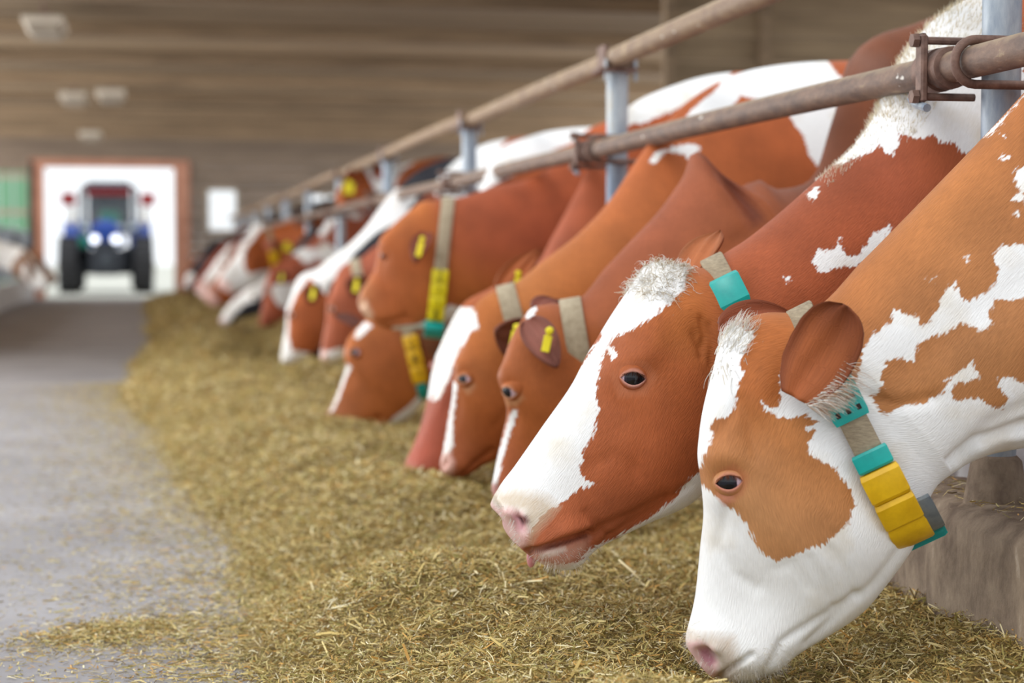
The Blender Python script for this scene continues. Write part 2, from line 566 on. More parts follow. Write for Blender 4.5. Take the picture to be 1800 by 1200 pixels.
# ceiling lamps
for i, (px, py, dd) in enumerate(((80, 50, 0), (131, 175, 0), (160, 240, 0), (195, 170, 0))):
    zc = 2.72
    d = (zc - CAMH) * F / (447 - py)
    P = at(px, py, d)
    lm = empty('ceiling_lamp', P)
    lb = ['topmost of the pale ceiling lamps, nearest to the camera', 'pale ceiling lamp left one of the two side by side', 'pale ceiling lamp just above the gateway, lowest of all',
          'pale ceiling lamp right one of the two side by side'][i]
    tag(lm, lb, 'lamp', 'lamps under the barn ceiling')
    MB().box((0, 0, 0.03), (0.34, 0.9, 0.07), bev=0.02).build('housing', MAT['fixture'], lm)
    MB().box((0, 0, -0.03), (0.26, 0.84, 0.06), bev=0.02).build('diffuser', MAT['pale'], lm)
    for s_ in (-0.3, 0.3):
        MB().tube([(0, s_, 0.06), (0, s_, 0.19)], 0.012, 8).build('hanger', MAT['bolt'], lm)

# kerb of the feed table on the right, with worn top edge
def kerb_mesh():
    ys = np.concatenate([np.arange(1.2, 8, 0.05), np.arange(8, ENDY, 0.5)])
    prof = [(1.43, -0.05), (1.435, 0.27), (1.442, 0.315), (1.462, 0.338), (1.50, 0.345), (1.60, 0.345), (1.64, 0.335), (1.66, 0.30), (1.66, -0.05)]
    V = []
    for y in ys:
        for (x, z) in prof:
            wob = 0.008 * math.sin(y * 5.1 + z * 9) + 0.006 * math.sin(y * 13.7) + 0.004 * rng.standard_normal()
            V.append((x + (wob if z > 0 else 0), y, z + (wob * 0.6 if z > 0.25 else 0)))
    n = len(prof)
    Fs = [(i * n + k, i * n + k + 1, (i + 1) * n + k + 1, (i + 1) * n + k) for i in range(len(ys) - 1) for k in range(n - 1)]
    return new_mesh('kerb', V, np.array(Fs))


me = kerb_mesh(); smooth(me)
struct(obj('kerb', me, MAT['kerb']))

# ------------------------------------------------------------------ neck rail fence
fence = empty('feed_fence', (POSTX, POSTY[0], 0.34))
tag(fence, 'rusty two-rail neck fence on galvanised posts along the row of cows', 'fence')
o0 = np.array([POSTX, POSTY[0], 0.34])
for i, py_ in enumerate(POSTY):
    near = i < 4
    p = MB().tube([(0, py_ - o0[1], 0), (0, py_ - o0[1], 1.45 - 0.34 - 0.045)], 0.0355, 24 if near else 10)
    post = p.build('post', MAT['galv'], fence, sm=True)
    MB().lathe((0, py_ - o0[1], -0.02), (0, 0, 1), [(0, 0.09), (0.012, 0.088), (0.02, 0.06), (0.10, 0.046), (0.11, 0.036)], 16).build('post_foot', MAT['kerb'], post, sm=True)
    # bracket: plate on the post top with two upright cheeks
    b = MB().box((-0.01, py_ - o0[1], 1.066), (0.13, 0.13, 0.012))
    b.box((-0.045, py_ - o0[1] + 0.02, 1.108), (0.012, 0.10, 0.085)).box((0.045, py_ - o0[1] + 0.02, 1.108), (0.012, 0.10, 0.085))
    br = b.build('bracket', MAT['bolt'], fence)
    if near:
        for s_ in (-0.05, 0.05):
            MB().tube([(s_, py_ - o0[1] - 0.045, 1.03), (s_, py_ - o0[1] - 0.045, 1.10)], 0.006, 8).build('bolt', MAT['galv'], br)


def rail_piece(y0, y1, x, z, r, mat, name):
    n = 14
    pts = [(x - o0[0], yy - o0[1], z - o0[2] + 0.004 * math.sin((yy - y0) * 1.3)) for yy in np.linspace(y0, y1, n)]
    return MB().tube(pts, r, 24).build(name, mat, fence, sm=True)


for i, py_ in enumerate(POSTY):
    y0 = py_ - 0.04
    y1 = POSTY[i + 1] + 0.05 if i + 1 < len(POSTY) else ENDY - 0.2
    rail_piece(y0, y1, POSTX + (0.012 if i % 2 else -0.012), 1.45, 0.033, MAT['dustrail'], 'upper_rail')
rail_piece(0.9, POSTY[0] + 0.06, POSTX + 0.012, 1.45, 0.033, MAT['dustrail'], 'upper_rail')
LX = POSTX - 0.075
for i in range(-1, len(POSTY)):
    y0 = (POSTY[i] + 0.10 if i >= 0 else 0.9)
    y1 = POSTY[i + 1] + 0.12 if i + 1 < len(POSTY) else ENDY - 0.2
    if i == -1:
        y1 = POSTY[0] + 0.12
    lr = rail_piece(y0, y1, LX, 1.145, 0.0290, MAT['rust'], 'lower_rail')


def clamp(ypost, near):
    # U-bolt round the rail and the post, and a bolted two-part sleeve beside it
    yl = ypost - o0[1]
    zl = 1.145 - o0[2]
    xl = LX - o0[0]
    u = MB()
    pts = []
    for a in np.linspace(-90, 90, 13):
        r = 0.040
        pts.append((xl - r * math.cos(math.radians(a)), yl + 0.02, zl + r * math.sin(math.radians(a))))
    pts = [(xl + 0.15, yl + 0.02, zl - 0.040)] + pts + [(xl + 0.15, yl + 0.02, zl + 0.040)]
    pts = [(a_, b_ - 0.07, c_) for a_, b_, c_ in pts]
    u.tube(pts, 0.0085, 10)
    c = u.build('clamp', MAT['bolt'], fence, sm=True)
    sl = MB()
    ys = yl + 0.10
    sl.lathe((xl, ys - 0.06, zl), (0, 1, 0), [(0, 0.031), (0.002, 0.039), (0.03, 0.040), (0.032, 0.036), (0.05, 0.036), (0.052, 0.041), (0.10, 0.041), (0.102, 0.031)], 24)
    sl.build('sleeve', MAT['bolt'], c, sm=True)
    pl = MB().box((xl - 0.045, ys - 0.02, zl), (0.014, 0.03, 0.13), bev=0.006)
    pl.build('strip', MAT['bolt'], c)
    for dz in (-0.052, 0.052):
        MB().tube([(xl - 0.062, ys - 0.02, zl + dz), (xl + 0.06, ys - 0.02, zl + dz)], 0.0075, 10).lathe((xl - 0.066, ys - 0.02, zl + dz), (1, 0, 0), [(0, 0.013), (0.012, 0.014)], 6).build('bolt', MAT['bolt'], c)
    MB().tube([(xl - 0.03, ys + 0.06, zl - 0.05), (xl - 0.045, ys + 0.0, zl - 0.065), (xl - 0.047, ys - 0.05, zl - 0.075)], 0.008, 8).build('hook', MAT['galv'], c)


for i, py_ in enumerate(POSTY[:6]):
    clamp(py_, i < 3)


# ------------------------------------------------------------------ cows
# roles along the animal: 0 nose tip .. 8 poll .. 9 nape .. 12 neck base, 13 shoulder, 14 trunk, 15 hip, 16 rump, 17 tail end
R_ = np.array([0, 0.5, 1, 2, 3, 4, 5, 6, 7, 8, 9, 10, 11, 12, 13, 14, 15, 16, 17.0])
W_ = np.array([.035, .058, .074, .070, .068, .083, .108, .112, .102, .086, .080, .092, .115, .15, .23, .335, .30, .24, .05])
A_ = np.array([.5, .5, .5, .46, .42, .36, .32, .32, .34, .40, .45, .48, .5, .5, .5, .5, .48, .45, .5])
T_ = np.array([2, 2.2, 2.4, 2.6, 2.8, 3.0, 3.1, 3.0, 2.7, 2.4, 2.1, 2, 2, 1.9, 1.9, 2.0, 2.1, 2.2, 2.])
B_ = np.array([2, 2.2, 2.3, 2.1, 1.9, 1.75, 1.65, 1.65, 1.7, 1.8, 1.9, 2, 2, 1.9, 1.9, 2.1, 2.1, 2., 2.])


def smooth_interp(t, x, y):
    """Catmull-Rom style cubic Hermite through (t, y) evaluated at x, limited against overshoot"""
    y = np.asarray(y, float)
    if y.ndim == 1: y = y[:, None]
    h = np.diff(t)
    dl = np.diff(y, axis=0) / h[:, None]
    m = np.zeros_like(y)
    m[0], m[-1] = dl[0], dl[-1]
    w1, w2 = h[1:, None], h[:-1, None]
    m[1:-1] = (dl[:-1] * w1 + dl[1:] * w2) / (w1 + w2)
    i = np.clip(np.searchsorted(t, x) - 1, 0, len(h) - 1)
    u = ((x - t[i]) / h[i])[:, None]
    hh = h[i][:, None]
    return (y[i] * (1 + 2 * u) * (1 - u) ** 2 + m[i] * hh * u * (1 - u) ** 2 + y[i + 1] * u * u * (3 - 2 * u) + m[i + 1] * hh * u * u * (u - 1))


def poly_sd(P, poly):
    """signed distance (positive inside) of 2D points to a closed polygon"""
    poly = np.asarray(poly, float)
    a, b = poly, np.roll(poly, -1, 0)
    best = np.full(len(P), 1e9)
    ins = np.zeros(len(P), bool)
    for p, q in zip(a, b):
        e = q - p
        w = P - p
        t = np.clip((w @ e) / max(e @ e, 1e-9), 0, 1)
        dd = ((w - t[:, None] * e) ** 2).sum(1)
        best = np.minimum(best, dd)
        c = (p[1] <= P[:, 1]) != (q[1] <= P[:, 1])
        xi = p[0] + (P[:, 1] - p[1]) / (q[1] - p[1] if q[1] != p[1] else 1e-9) * e[0]
        ins ^= c & (P[:, 0] < xi)
    dist = np.sqrt(best)
    return np.where(ins, dist, -dist)


def line_d(P, line):
    line = np.asarray(line, float)
    best = np.full(len(P), 1e9)
    for p, q in zip(line[:-1], line[1:]):
        e = q - p
        w = P - p
        t = np.clip((w @ e) / max(e @ e, 1e-9), 0, 1)
        best = np.minimum(best, ((w - t[:, None] * e) ** 2).sum(1))
    return np.sqrt(best)


def vnoise(P, scale, seed):
    """cheap smooth 3D value noise"""
    r = np.random.default_rng(seed)
    out = np.zeros(len(P))
    for o in range(3):
        for _ in range(5):
            k = r.standard_normal(3) * scale * (1.9 ** o)
            out += np.sin(P @ k + r.uniform(0, 6.28)) / (1.6 ** o)
    return out / 5.0


class Cow:
    pass


def grid_normals(G):
    du = np.gradient(G, axis=0)
    dv = np.roll(G, -1, 1) - np.roll(G, 1, 1)
    n = np.cross(dv, du)
    n /= np.linalg.norm(n, axis=2, keepdims=True) + 1e-12
    return n


def cow_surface(st, d, psi=0.0, seg=96, step=(0.006, 0.02), scale=1.0, wmul=None):
    """st rows: ('p', role, tx, ty, bx, by[, depth]) from the side outline or ('w', role, X, ztop, zbot, Y)"""
    c = Cow()
    psi = math.radians(psi)
    poll = [s for s in st if s[0] == 'p' and s[1] == 8][0]
    ref = (poll[2] + poll[4]) / 2
    midp = at((poll[2] + poll[4]) / 2, (poll[3] + poll[5]) / 2, d)
    v = EYE - midp; v[2] = 0; v /= np.linalg.norm(v)
    rr = np.array([-v[1], v[0], 0.0])
    if rr @ RT < 0: rr = -rr
    Lh = v * math.cos(psi) + rr * math.sin(psi)
    Lb = np.array([0, -1.0, 0])
    top, bot, Ls, roles = [], [], [], []
    for s_ in st:
        role = s_[1]
        if s_[0] == 'p':
            dd = s_[6] if len(s_) > 6 else d
            mx = (s_[2] + s_[4]) / 2
            if role <= 8:
                dd = dd - math.tan(psi) * (ref - mx) / F * dd
            a, b = at(s_[2], s_[3], dd), at(s_[4], s_[5], dd)
        else:
            a = np.array([s_[2], s_[5], s_[3]]); b = np.array([s_[2], s_[5], s_[4]])
            if len(s_) > 6: b[0] += s_[6]
        k = np.clip((role - 8.5) / 3.5, 0, 1); k = k * k * (3 - 2 * k)
        Lv = Lh * (1 - k) + Lb * k
        top.append(a); bot.append(b); Ls.append(Lv / np.linalg.norm(Lv)); roles.append(role)
    top, bot, Ls, roles = map(np.array, (top, bot, Ls, roles))
    mid = (top + bot) / 2
    seglen = np.maximum(np.linalg.norm(np.diff(mid, axis=0), axis=1), 0.3 * (np.linalg.norm(np.diff(top, axis=0), axis=1) + np.linalg.norm(np.diff(bot, axis=0), axis=1)))
    t = np.concatenate([[0], np.cumsum(np.maximum(seglen, 1e-3))])
    # ring spacing: fine on the head, coarse on the body
    tt = [0.0]
    while tt[-1] < t[-1]:
        r = np.interp(tt[-1], t, roles)
        q = np.clip((r - 10) / 3, 0, 1)
        tt.append(tt[-1] + step[0] * (1 - q) + step[1] * q)
    tt = np.array(tt); tt[-1] = t[-1]
    Tp, Bt, Lt = smooth_interp(t, tt, top), smooth_interp(t, tt, bot), smooth_interp(t, tt, Ls)
    Lt /= np.linalg.norm(Lt, axis=1, keepdims=True)
    ro = np.interp(tt, t, roles)
    sm = lambda Y: smooth_interp(R_, ro, Y)[:, 0]
    w = sm(W_) * scale
    if wmul is not None:
        w = w * np.interp(ro, wmul[0], wmul[1])
    a_, tn, bn = sm(A_), sm(T_), sm(B_)
    phi = 2 * np.pi * np.arange(seg) / seg
    cph, sph = np.cos(phi), np.sin(phi)
    axis = Tp - Bt
    cen = Tp - axis * a_[:, None]
    ntop, nbot = tn[:, None], bn[:, None]
    ex = np.where(cph[None, :] >= 0, ntop, nbot)
    yy = np.sign(cph) * np.abs(cph)[None, :] ** (2 / ex)
    xx = np.sign(sph) * np.abs(sph)[None, :] ** (2 / ex)
    hh = np.where(cph[None, :] >= 0, a_[:, None], 1 - a_[:, None])
    G = cen[:, None, :] + axis[:, None, :] * (yy * hh)[:, :, None] + Lt[:, None, :] * (xx * w[:, None])[:, :, None]
    c.G, c.role, c.t, c.seg, c.d, c.L, c.phi = G, ro, tt, seg, d, Lt, phi
    c.half = seg // 2 + 1
    c.v = v
    c.scale = scale
    refresh(c)
    c.white = np.full(G.shape[:2], -1.0)
    c.coat = np.zeros(G.shape[:2] + (3,))
    c.skin = np.zeros(G.shape[:2] + (4,))
    return c


def refresh(c):
    c.n = grid_normals(c.G)
    h = c.G[:, :c.half].reshape(-1, 3)
    # flat side-view coordinates of the near flank, in photo units
    px, py, dd = proj(h)
    c.P = np.stack([px, py], 1)
    c.m = c.d / F                     # metres per unit


def mirror(c, D):
    """spread a field of the near half to both halves"""
    D = D.reshape((c.G.shape[0], c.half) + D.shape[1:])
    out = np.zeros((c.G.shape[0], c.seg) + D.shape[2:], D.dtype)
    out[:, :c.half] = D
    for j in range(c.half, c.seg):
        out[:, j] = D[:, c.seg - j]
    return out


def push(c, D):
    """displace along the normals; D per near-half vertex in metres"""
    c.G = c.G + c.n * mirror(c, D)[:, :, None]
    refresh(c)


def groove(c, line, wid, depth, rmin=-1, rmax=99):
    d = line_d(c.P, line)
    k = (c.role >= rmin) & (c.role <= rmax)
    g = np.exp(-(d / wid) ** 2) * np.repeat(k, c.half)
    side = np.clip(np.sin(c.phi[:c.half]) * 2.2, 0, 1)
    return -depth * g * np.tile(side, len(c.role))


def bump(c, x, y, rx, ry, amt, ang=0.0, rmin=-1, rmax=99, power=2.0):
    a = math.radians(ang)
    dx, dy = c.P[:, 0] - x, c.P[:, 1] - y
    u, w = dx * math.cos(a) + dy * math.sin(a), -dx * math.sin(a) + dy * math.cos(a)
    k = (c.role >= rmin) & (c.role <= rmax)
    return amt * np.exp(-((np.abs(u) / rx) ** power + (np.abs(w) / ry) ** power)) * np.repeat(k, c.half)


def mark_white(c, poly, rmin=-1, rmax=99, cut=False):
    sd = poly_sd(c.P, poly) * c.m
    k = np.repeat((c.role >= rmin) & (c.role <= rmax), c.half)
    sd = np.where(k, sd, -1.0)
    W = mirror(c, sd)
    c.white = np.minimum(c.white, -W) if cut else np.maximum(c.white, W)


def paint(c, poly, col, soft=12.0, alpha=1.0, rmin=-1, rmax=99):
    sd = poly_sd(c.P, poly)
    k = np.repeat((c.role >= rmin) & (c.role <= rmax), c.half)
    a = np.clip(sd / soft + 0.5, 0, 1) * alpha * k
    a = mirror(c, a)[:, :, None]
    L = lin(col)
    old = c.skin[:, :, 3:4]
    tot = a + old * (1 - a)
    c.skin[:, :, :3] = np.where(tot > 1e-4, (L * a + c.skin[:, :, :3] * old * (1 - a)) / np.maximum(tot, 1e-4), L)
    c.skin[:, :, 3:4] = tot


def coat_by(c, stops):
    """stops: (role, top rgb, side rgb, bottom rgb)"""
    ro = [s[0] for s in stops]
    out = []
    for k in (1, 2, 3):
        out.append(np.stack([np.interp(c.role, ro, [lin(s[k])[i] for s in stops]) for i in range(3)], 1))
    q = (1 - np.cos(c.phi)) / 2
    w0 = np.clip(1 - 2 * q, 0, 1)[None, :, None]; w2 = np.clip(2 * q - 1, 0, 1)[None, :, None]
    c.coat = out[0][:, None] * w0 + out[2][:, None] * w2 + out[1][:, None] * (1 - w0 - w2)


def coat_tint(c, poly, col, soft=30.0, alpha=1.0):
    sd = poly_sd(c.P, poly)
    a = mirror(c, np.clip(sd / soft + 0.5, 0, 1) * alpha)[:, :, None]
    c.coat = c.coat * (1 - a) + lin(col) * a


def muzzle_detail(c, pink=(176, 124, 108), a=.7):
    """nostril, mouth line and bare nose by position on the head (for the cows without a traced muzzle)"""
    ro = np.repeat(c.role, c.half); ph = np.degrees(np.tile(c.phi[:c.half], len(c.role)))
    D = -.016 * np.exp(-((ro - .75) / .32) ** 2 - ((ph - 62) / 13) ** 2) + .006 * np.exp(-((ro - .75) / .6) ** 2 - ((ph - 62) / 26) ** 2)
    D -= .009 * np.exp(-((ph - 126 - 3 * ro) / 7) ** 2) * (ro < 3.4) * np.clip(ro * 2, 0, 1)
    D += .004 * np.exp(-((ro - 5.6) / .4) ** 2 - ((ph - 48) / 14) ** 2) - .006 * np.exp(-((ro - 4.0) / .7) ** 2 - ((ph - 62) / 16) ** 2)
    push(c, D)
    al = mirror(c, np.clip(1.25 - ro, 0, 1) * np.clip((120 - ph) / 20, 0, 1) * a)[:, :, None]
    k = (c.skin[:, :, 3:4] < .05)
    c.skin[:, :, :3] = np.where(k, lin(pink), c.skin[:, :, :3]); c.skin[:, :, 3:4] = np.where(k, al, c.skin[:, :, 3:4])


def leg_geo(x, y, top, lean=0.0, hind=False, s=1.0):
    """one tapering leg with visible joints, ending in a hoof; returns verts, quads"""
    if hind:
        pts = [(x, y, top), (x + .02, y, .80), (x - .05, y, .66), (x + .07, y, .50), (x + .11, y, .44), (x + .09, y, .30), (x + .08, y, .12), (x + .04, y, .06), (x + .02, y, .0)]
        rs = [.15, .13, .10, .058, .05, .036, .04, .05, .056]
    else:
        pts = [(x, y, top), (x - .02, y, .75), (x, y, .62), (x, y, .46), (x + .01, y, .40), (x, y, .28), (x, y, .12), (x - .03, y, .06), (x - .04, y, .0)]
        rs = [.13, .10, .075, .055, .052, .034, .04, .05, .056]
    m = MB().tube([np.array(p) for p in pts], rs, 14)
    return np.array(m.v), m.f


def eye_parts(c, root, px, py, look=(0.0, 0.0), size=1.0, ang=0.0, open_=1.0, rim=(196, 150, 140), dark=(26, 24, 32)):
    i = np.argmin(((c.P - [px, py]) ** 2).sum(1) + np.repeat((c.role > 8.5) * 1e9, c.half))
    r, j = divmod(i, c.half)
    res = []
    for side in (1, -1):
        jj = j if side == 1 else (c.seg - j) % c.seg
        p, n = c.G[r, jj], c.n[r, jj]
        n = n / np.linalg.norm(n)
        fw = c.G[max(r - 8, 0), jj] - c.G[r + 8, jj]          # towards the nose
        fw = fw - n * (fw @ n); fw /= np.linalg.norm(fw)
        # long axis of the eye: level when the near eye is seen from the alley
        hx = -c.v[1] * 1.0, c.v[0] * 1.0, 0.0
        ex = np.array(hx); ex = ex - n * (ex @ n); ex /= np.linalg.norm(ex)
        if ex @ RT < 0: ex = -ex
        ey = np.cross(n, ex)
        if ey[2] < 0: ey = -ey
        a = math.radians(ang)
        ex, ey = ex * math.cos(a) + ey * math.sin(a), ey * math.cos(a) - ex * math.sin(a)
        Rr = 0.0245 * size
        cen = p - n * Rr * 0.42
        # eyeball
        U, Vn = 44, 56
        V, Cc = [], []
        gz = n + ex * look[0] + ey * look[1]; gz /= np.linalg.norm(gz)
        for a_ in range(U + 1):
            th = math.pi * 0.62 * a_ / U
            for b_ in range(Vn):
                q = 2 * math.pi * b_ / Vn
                u = n * math.cos(th) + (ex * math.cos(q) + ey * math.sin(q)) * math.sin(th)
                V.append(cen + u * Rr)
                g = u @ gz
                if g > 0.80: col = (16, 16, 24)
                elif g > 0.66: col = (34, 28, 40)
                else: col = (206, 178, 190)
                Cc.append(L4(col))
        Fs = [(a_ * Vn + b_, a_ * Vn + (b_ + 1) % Vn, (a_ + 1) * Vn + (b_ + 1) % Vn, (a_ + 1) * Vn + b_) for a_ in range(U) for b_ in range(Vn)]
        me = new_mesh('eye', np.array(V) - c.org, np.array(Fs)); smooth(me)
        ca = me.color_attributes.new('col', 'FLOAT_COLOR', 'POINT'); ca.data.foreach_set('color', np.array(Cc, np.float32).ravel())
        e = obj('eye', me, MAT['eye'], root)
        # lids with an almond opening
        Rl = Rr * 1.10
        K, Q = 9, 64
        V, sk = [], []
        for k in range(K):
            f = k / (K - 1)
            for b_ in range(Q):
                q = 2 * math.pi * b_ / Q
                aw, ah = 0.0215 * size, (0.0125 if math.sin(q) > 0 else 0.0105) * size * open_
                qa, qb = ah * math.cos(q) ** 2 / aw ** 2, abs(math.sin(q))
                rin = (-qb + math.sqrt(qb * qb + 4 * qa * ah)) / (2 * qa) if qa > 1e-4 else ah / max(qb, 1e-3)
                rho = rin * (1 - f) + Rr * 1.32 * f
                z = math.sqrt(max(Rl * Rl - rho * rho, 0)) if rho < Rl * .93 else Rl * .367 - (rho - Rl * .93) * 1.5
                if k == 0: z -= 0.0022 * size; rho *= 1.0
                if k == 1: z += 0.0010 * size
                V.append(cen + n * z + (ex * math.cos(q) + ey * math.sin(q)) * rho)
                sk.append(max(0, 1 - f * 2.4))
        Fs = [(k * Q + b_, k * Q + (b_ + 1) % Q, (k + 1) * Q + (b_ + 1) % Q, (k + 1) * Q + b_) for k in range(K - 1) for b_ in range(Q)]
        me = new_mesh('eyelid', np.array(V) - c.org, np.array(Fs)); smooth(me)
        nV = len(V)
        coat = np.concatenate([np.tile(c.coat[r, jj], (nV, 1)), np.ones((nV, 1))], 1)
        skin = np.concatenate([np.tile(lin(rim), (nV, 1)), np.array(sk)[:, None]], 1)
        set_cow_attrs(me, coat, skin, np.full(nV, c.white[r, jj] - 0.01), np.array(V) - c.org)
        obj('eyelid', me, MAT['cow'], e)
        res.append(e)
        if side == 1: c.eye = (cen, ex, ey, n, Rl, size)
    return res


def set_cow_attrs(me, coat, skin, patch, flow):
    for nm, dat in (('coat', coat), ('skin', skin)):
        a = me.color_attributes.new(nm, 'FLOAT_COLOR', 'POINT')
        a.data.foreach_set('color', np.asarray(dat, np.float32).ravel())
    a = me.attributes.new('patch', 'FLOAT', 'POINT'); a.data.foreach_set('value', np.asarray(patch, np.float32))
    a = me.attributes.new('flow', 'FLOAT_VECTOR', 'POINT'); a.data.foreach_set('vector', np.asarray(flow, np.float32).ravel())


def strands(roots, dirs, length, r, cols, curl=0.0, droop=0.0, seed=0, nseg=5):
    """thin tapering three-sided hairs; returns verts, quads, colours"""
    rg = np.random.default_rng(seed)
    n = len(roots)
    dirs = dirs / np.linalg.norm(dirs, axis=1, keepdims=True)
    ln = length * rg.uniform(0.6, 1.1, n)
    side = np.cross(dirs, rg.standard_normal((n, 3))); side /= np.linalg.norm(side, axis=1, keepdims=True)
    s2 = np.cross(dirs, side)
    V = np.zeros((n, nseg, 3, 3))
    for k in range(nseg):
        f = k / (nseg - 1)
        off = dirs * (ln * f)[:, None] + side * (curl * ln * math.sin(f * 2.4))[:, None]
        off[:, 2] -= droop * ln * f * f
        rad = r * (1 - f * 0.85)
        for q in range(3):
            an = 2 * math.pi * q / 3
            V[:, k, q] = roots + off + (side * math.cos(an) + s2 * math.sin(an)) * rad
    idx = np.arange(n * nseg * 3).reshape(n, nseg, 3)
    fs = []
    for k in range(nseg - 1):
        for q in range(3):
            fs.append(np.stack([idx[:, k, q], idx[:, k, (q + 1) % 3], idx[:, k + 1, (q + 1) % 3], idx[:, k + 1, q]], 1))
    cc = cols[rg.integers(0, len(cols), n)] * rg.uniform(0.85, 1.08, (n, 1))
    Cc = np.repeat(np.concatenate([cc, np.ones((n, 1))], 1), nseg * 3, 0)
    return V.reshape(-1, 3), np.concatenate(fs), Cc


def hair_obj(name, parts, parent, org):
    V, Fs, Cc, o = [], [], [], 0
    for v, f, c_ in parts:
        V.append(v); Fs.append(f + o); Cc.append(c_); o += len(v)
    V = np.concatenate(V) - org
    me = new_mesh(name, V, np.concatenate(Fs)); smooth(me)
    ca = me.color_attributes.new('col', 'FLOAT_COLOR', 'POINT'); ca.data.foreach_set('color', np.concatenate(Cc).astype(np.float32).ravel())
    h = obj(name, me, MAT['hairw'], parent)
    h['kind'] = 'stuff'
    return h


def ear(c, root, base, tip, width, face, col=(150, 82, 50), inner=(120, 66, 48), white_edge=False, dd=0.0, dt=0.0, cup=0.35, fringe=0, tagc=None, shape=None, innerside=1):
    """leaf-shaped ear from base to tip; face: the way its hollow looks"""
    A, B = at(base[0], base[1], c.d + dd), at(tip[0], tip[1], c.d + dt)
    ax = B - A; ln = np.linalg.norm(ax); ax /= ln
    n = np.asarray(face, float); n = n - ax * (n @ ax); n /= np.linalg.norm(n)
    sd = np.cross(ax, n)
    U, Q = 26, 25
    Vo, Vi = [], []
    for a_ in range(U):
        u = a_ / (U - 1)
        prof = (np.sin(np.pi * min(1, u ** 0.80 * 0.94 + 0.06)) ** 0.62) * (1 - 0.12 * u) if shape is None else np.interp(u, shape[0], shape[1])
        hw = width / 2 * max(prof, 0.02)
        for b_ in range(Q):
            q = -1 + 2 * b_ / (Q - 1)
            z = -cup * hw * (1 - q * q) * (1 - 0.5 * u) + 0.012 * math.sin(u * 3.0)
            rip = 0.0025 * math.sin(q * 7 + u * 4)
            p = A + ax * (ln * u) + sd * (hw * q) + n * (z + rip)
            th = 0.0045 * (1 - 0.6 * abs(q)) + 0.0012
            Vo.append(p - n * th); Vi.append(p + n * th)
    Vv = np.array(Vo + Vi)
    m = U * Q
    g = lambda a_, b_, s_: s_ * m + a_ * Q + b_
    Fs = []
    for a_ in range(U - 1):
        for b_ in range(Q - 1):
            Fs.append((g(a_, b_, 0), g(a_ + 1, b_, 0), g(a_ + 1, b_ + 1, 0), g(a_, b_ + 1, 0)))
            Fs.append((g(a_, b_, 1), g(a_, b_ + 1, 1), g(a_ + 1, b_ + 1, 1), g(a_ + 1, b_, 1)))
    for a_ in range(U - 1):
        Fs.append((g(a_, 0, 0), g(a_, 0, 1), g(a_ + 1, 0, 1), g(a_ + 1, 0, 0)))
        Fs.append((g(a_, Q - 1, 0), g(a_ + 1, Q - 1, 0), g(a_ + 1, Q - 1, 1), g(a_, Q - 1, 1)))
    for b_ in range(Q - 1):
        Fs.append((g(U - 1, b_, 0), g(U - 1, b_, 1), g(U - 1, b_ + 1, 1), g(U - 1, b_ + 1, 0)))
        Fs.append((g(0, b_, 0), g(0, b_ + 1, 0), g(0, b_ + 1, 1), g(0, b_, 1)))
    me = new_mesh('ear', Vv - c.org, np.array(Fs)); smooth(me)
    co = np.zeros((2 * m, 4)); co[:, 3] = 1
    rim = np.array([max(abs(-1 + 2 * (k % Q) / (Q - 1)), (k // Q) / (U - 1)) for k in range(m)])
    dk = np.clip((rim - 0.55) * 1.6, 0, 0.6)[:, None]
    base_c = lin(col) * (1 - dk) + lin((96, 48, 34)) * dk
    in_c = np.tile(lin(inner), (m, 1)) * (1 - 0.5 * dk)
    co[:m, :3], co[m:, :3] = (base_c, in_c)
    patch = np.full(2 * m, -0.05)
    fl = np.array([(0.2 * (k % m) // Q / U, 0.1 * ((k % m) % Q) / Q, 0) for k in range(2 * m)])
    set_cow_attrs(me, co, np.zeros((2 * m, 4)), patch, fl)
    e = obj('ear', me, MAT['cow'], root)
    e.data.materials[0] = MAT['cow']
    if fringe:
        rg = np.random.default_rng(5)
        nn = fringe
        u = rg.uniform(0.0, 0.55, nn) * rg.uniform(0.3, 1, nn); sgn = rg.choice([-1, 1], nn) if innerside == 0 else np.full(nn, innerside)
        ii = np.clip((u * (U - 1)).astype(int), 0, U - 1); jj = np.where(sgn > 0, Q - 1, 0)
        jj = np.clip(jj - sgn * rg.integers(0, 5, nn), 0, Q - 1)
        roots = Vv[ii * Q + jj]
        dirs = sd * sgn[:, None] * 1.0 + ax * rg.uniform(0.25, 0.75, (nn, 1)) + n * rg.uniform(-0.3, 0.4, (nn, 1)) + rg.standard_normal((nn, 3)) * 0.12
        dirs[:, 2] -= 0.1
        hair_obj('ear_hair', [strands(roots, dirs, 0.042, 0.0007, np.array([lin((252, 250, 246)), lin((246, 240, 230)), lin((216, 180, 150))]), curl=0.15, droop=0.25, seed=3)], e, c.org)
    if tagc is not None:
        tp = at(tagc[0], tagc[1], c.d + tagc[2])
        tl, tw, ta = tagc[3], tagc[4], math.radians(tagc[5])
        rx = np.array([-c.v[1], c.v[0], 0.0])
        if rx @ RT < 0: rx = -rx
        ux = rx * math.cos(ta) + np.array([0, 0, 1.0]) * math.sin(ta)
        uy = np.cross(c.v, ux)
        yaw = math.radians(tagc[6]) if len(tagc) > 6 else 0
        ux2 = ux * math.cos(yaw) + c.v * math.sin(yaw)
        nn_ = np.cross(ux2, uy)
        Rm = np.stack([ux2, uy, nn_], 1)
        prof = MB().box((0, 0, 0), (tw, tl, 0.004), bev=0.0015)
        prof.box((0, tl * 0.5 + 0.008, 0), (tw * 0.5, 0.022, 0.004), bev=0.0015)
        prof.lathe((0, tl * 0.5 + 0.012, -0.003), (0, 0, 1), [(0, 0.010), (0.010, 0.009), (0.012, 0.004)], 14)
        V = np.array(prof.v) @ Rm.T + tp - c.org
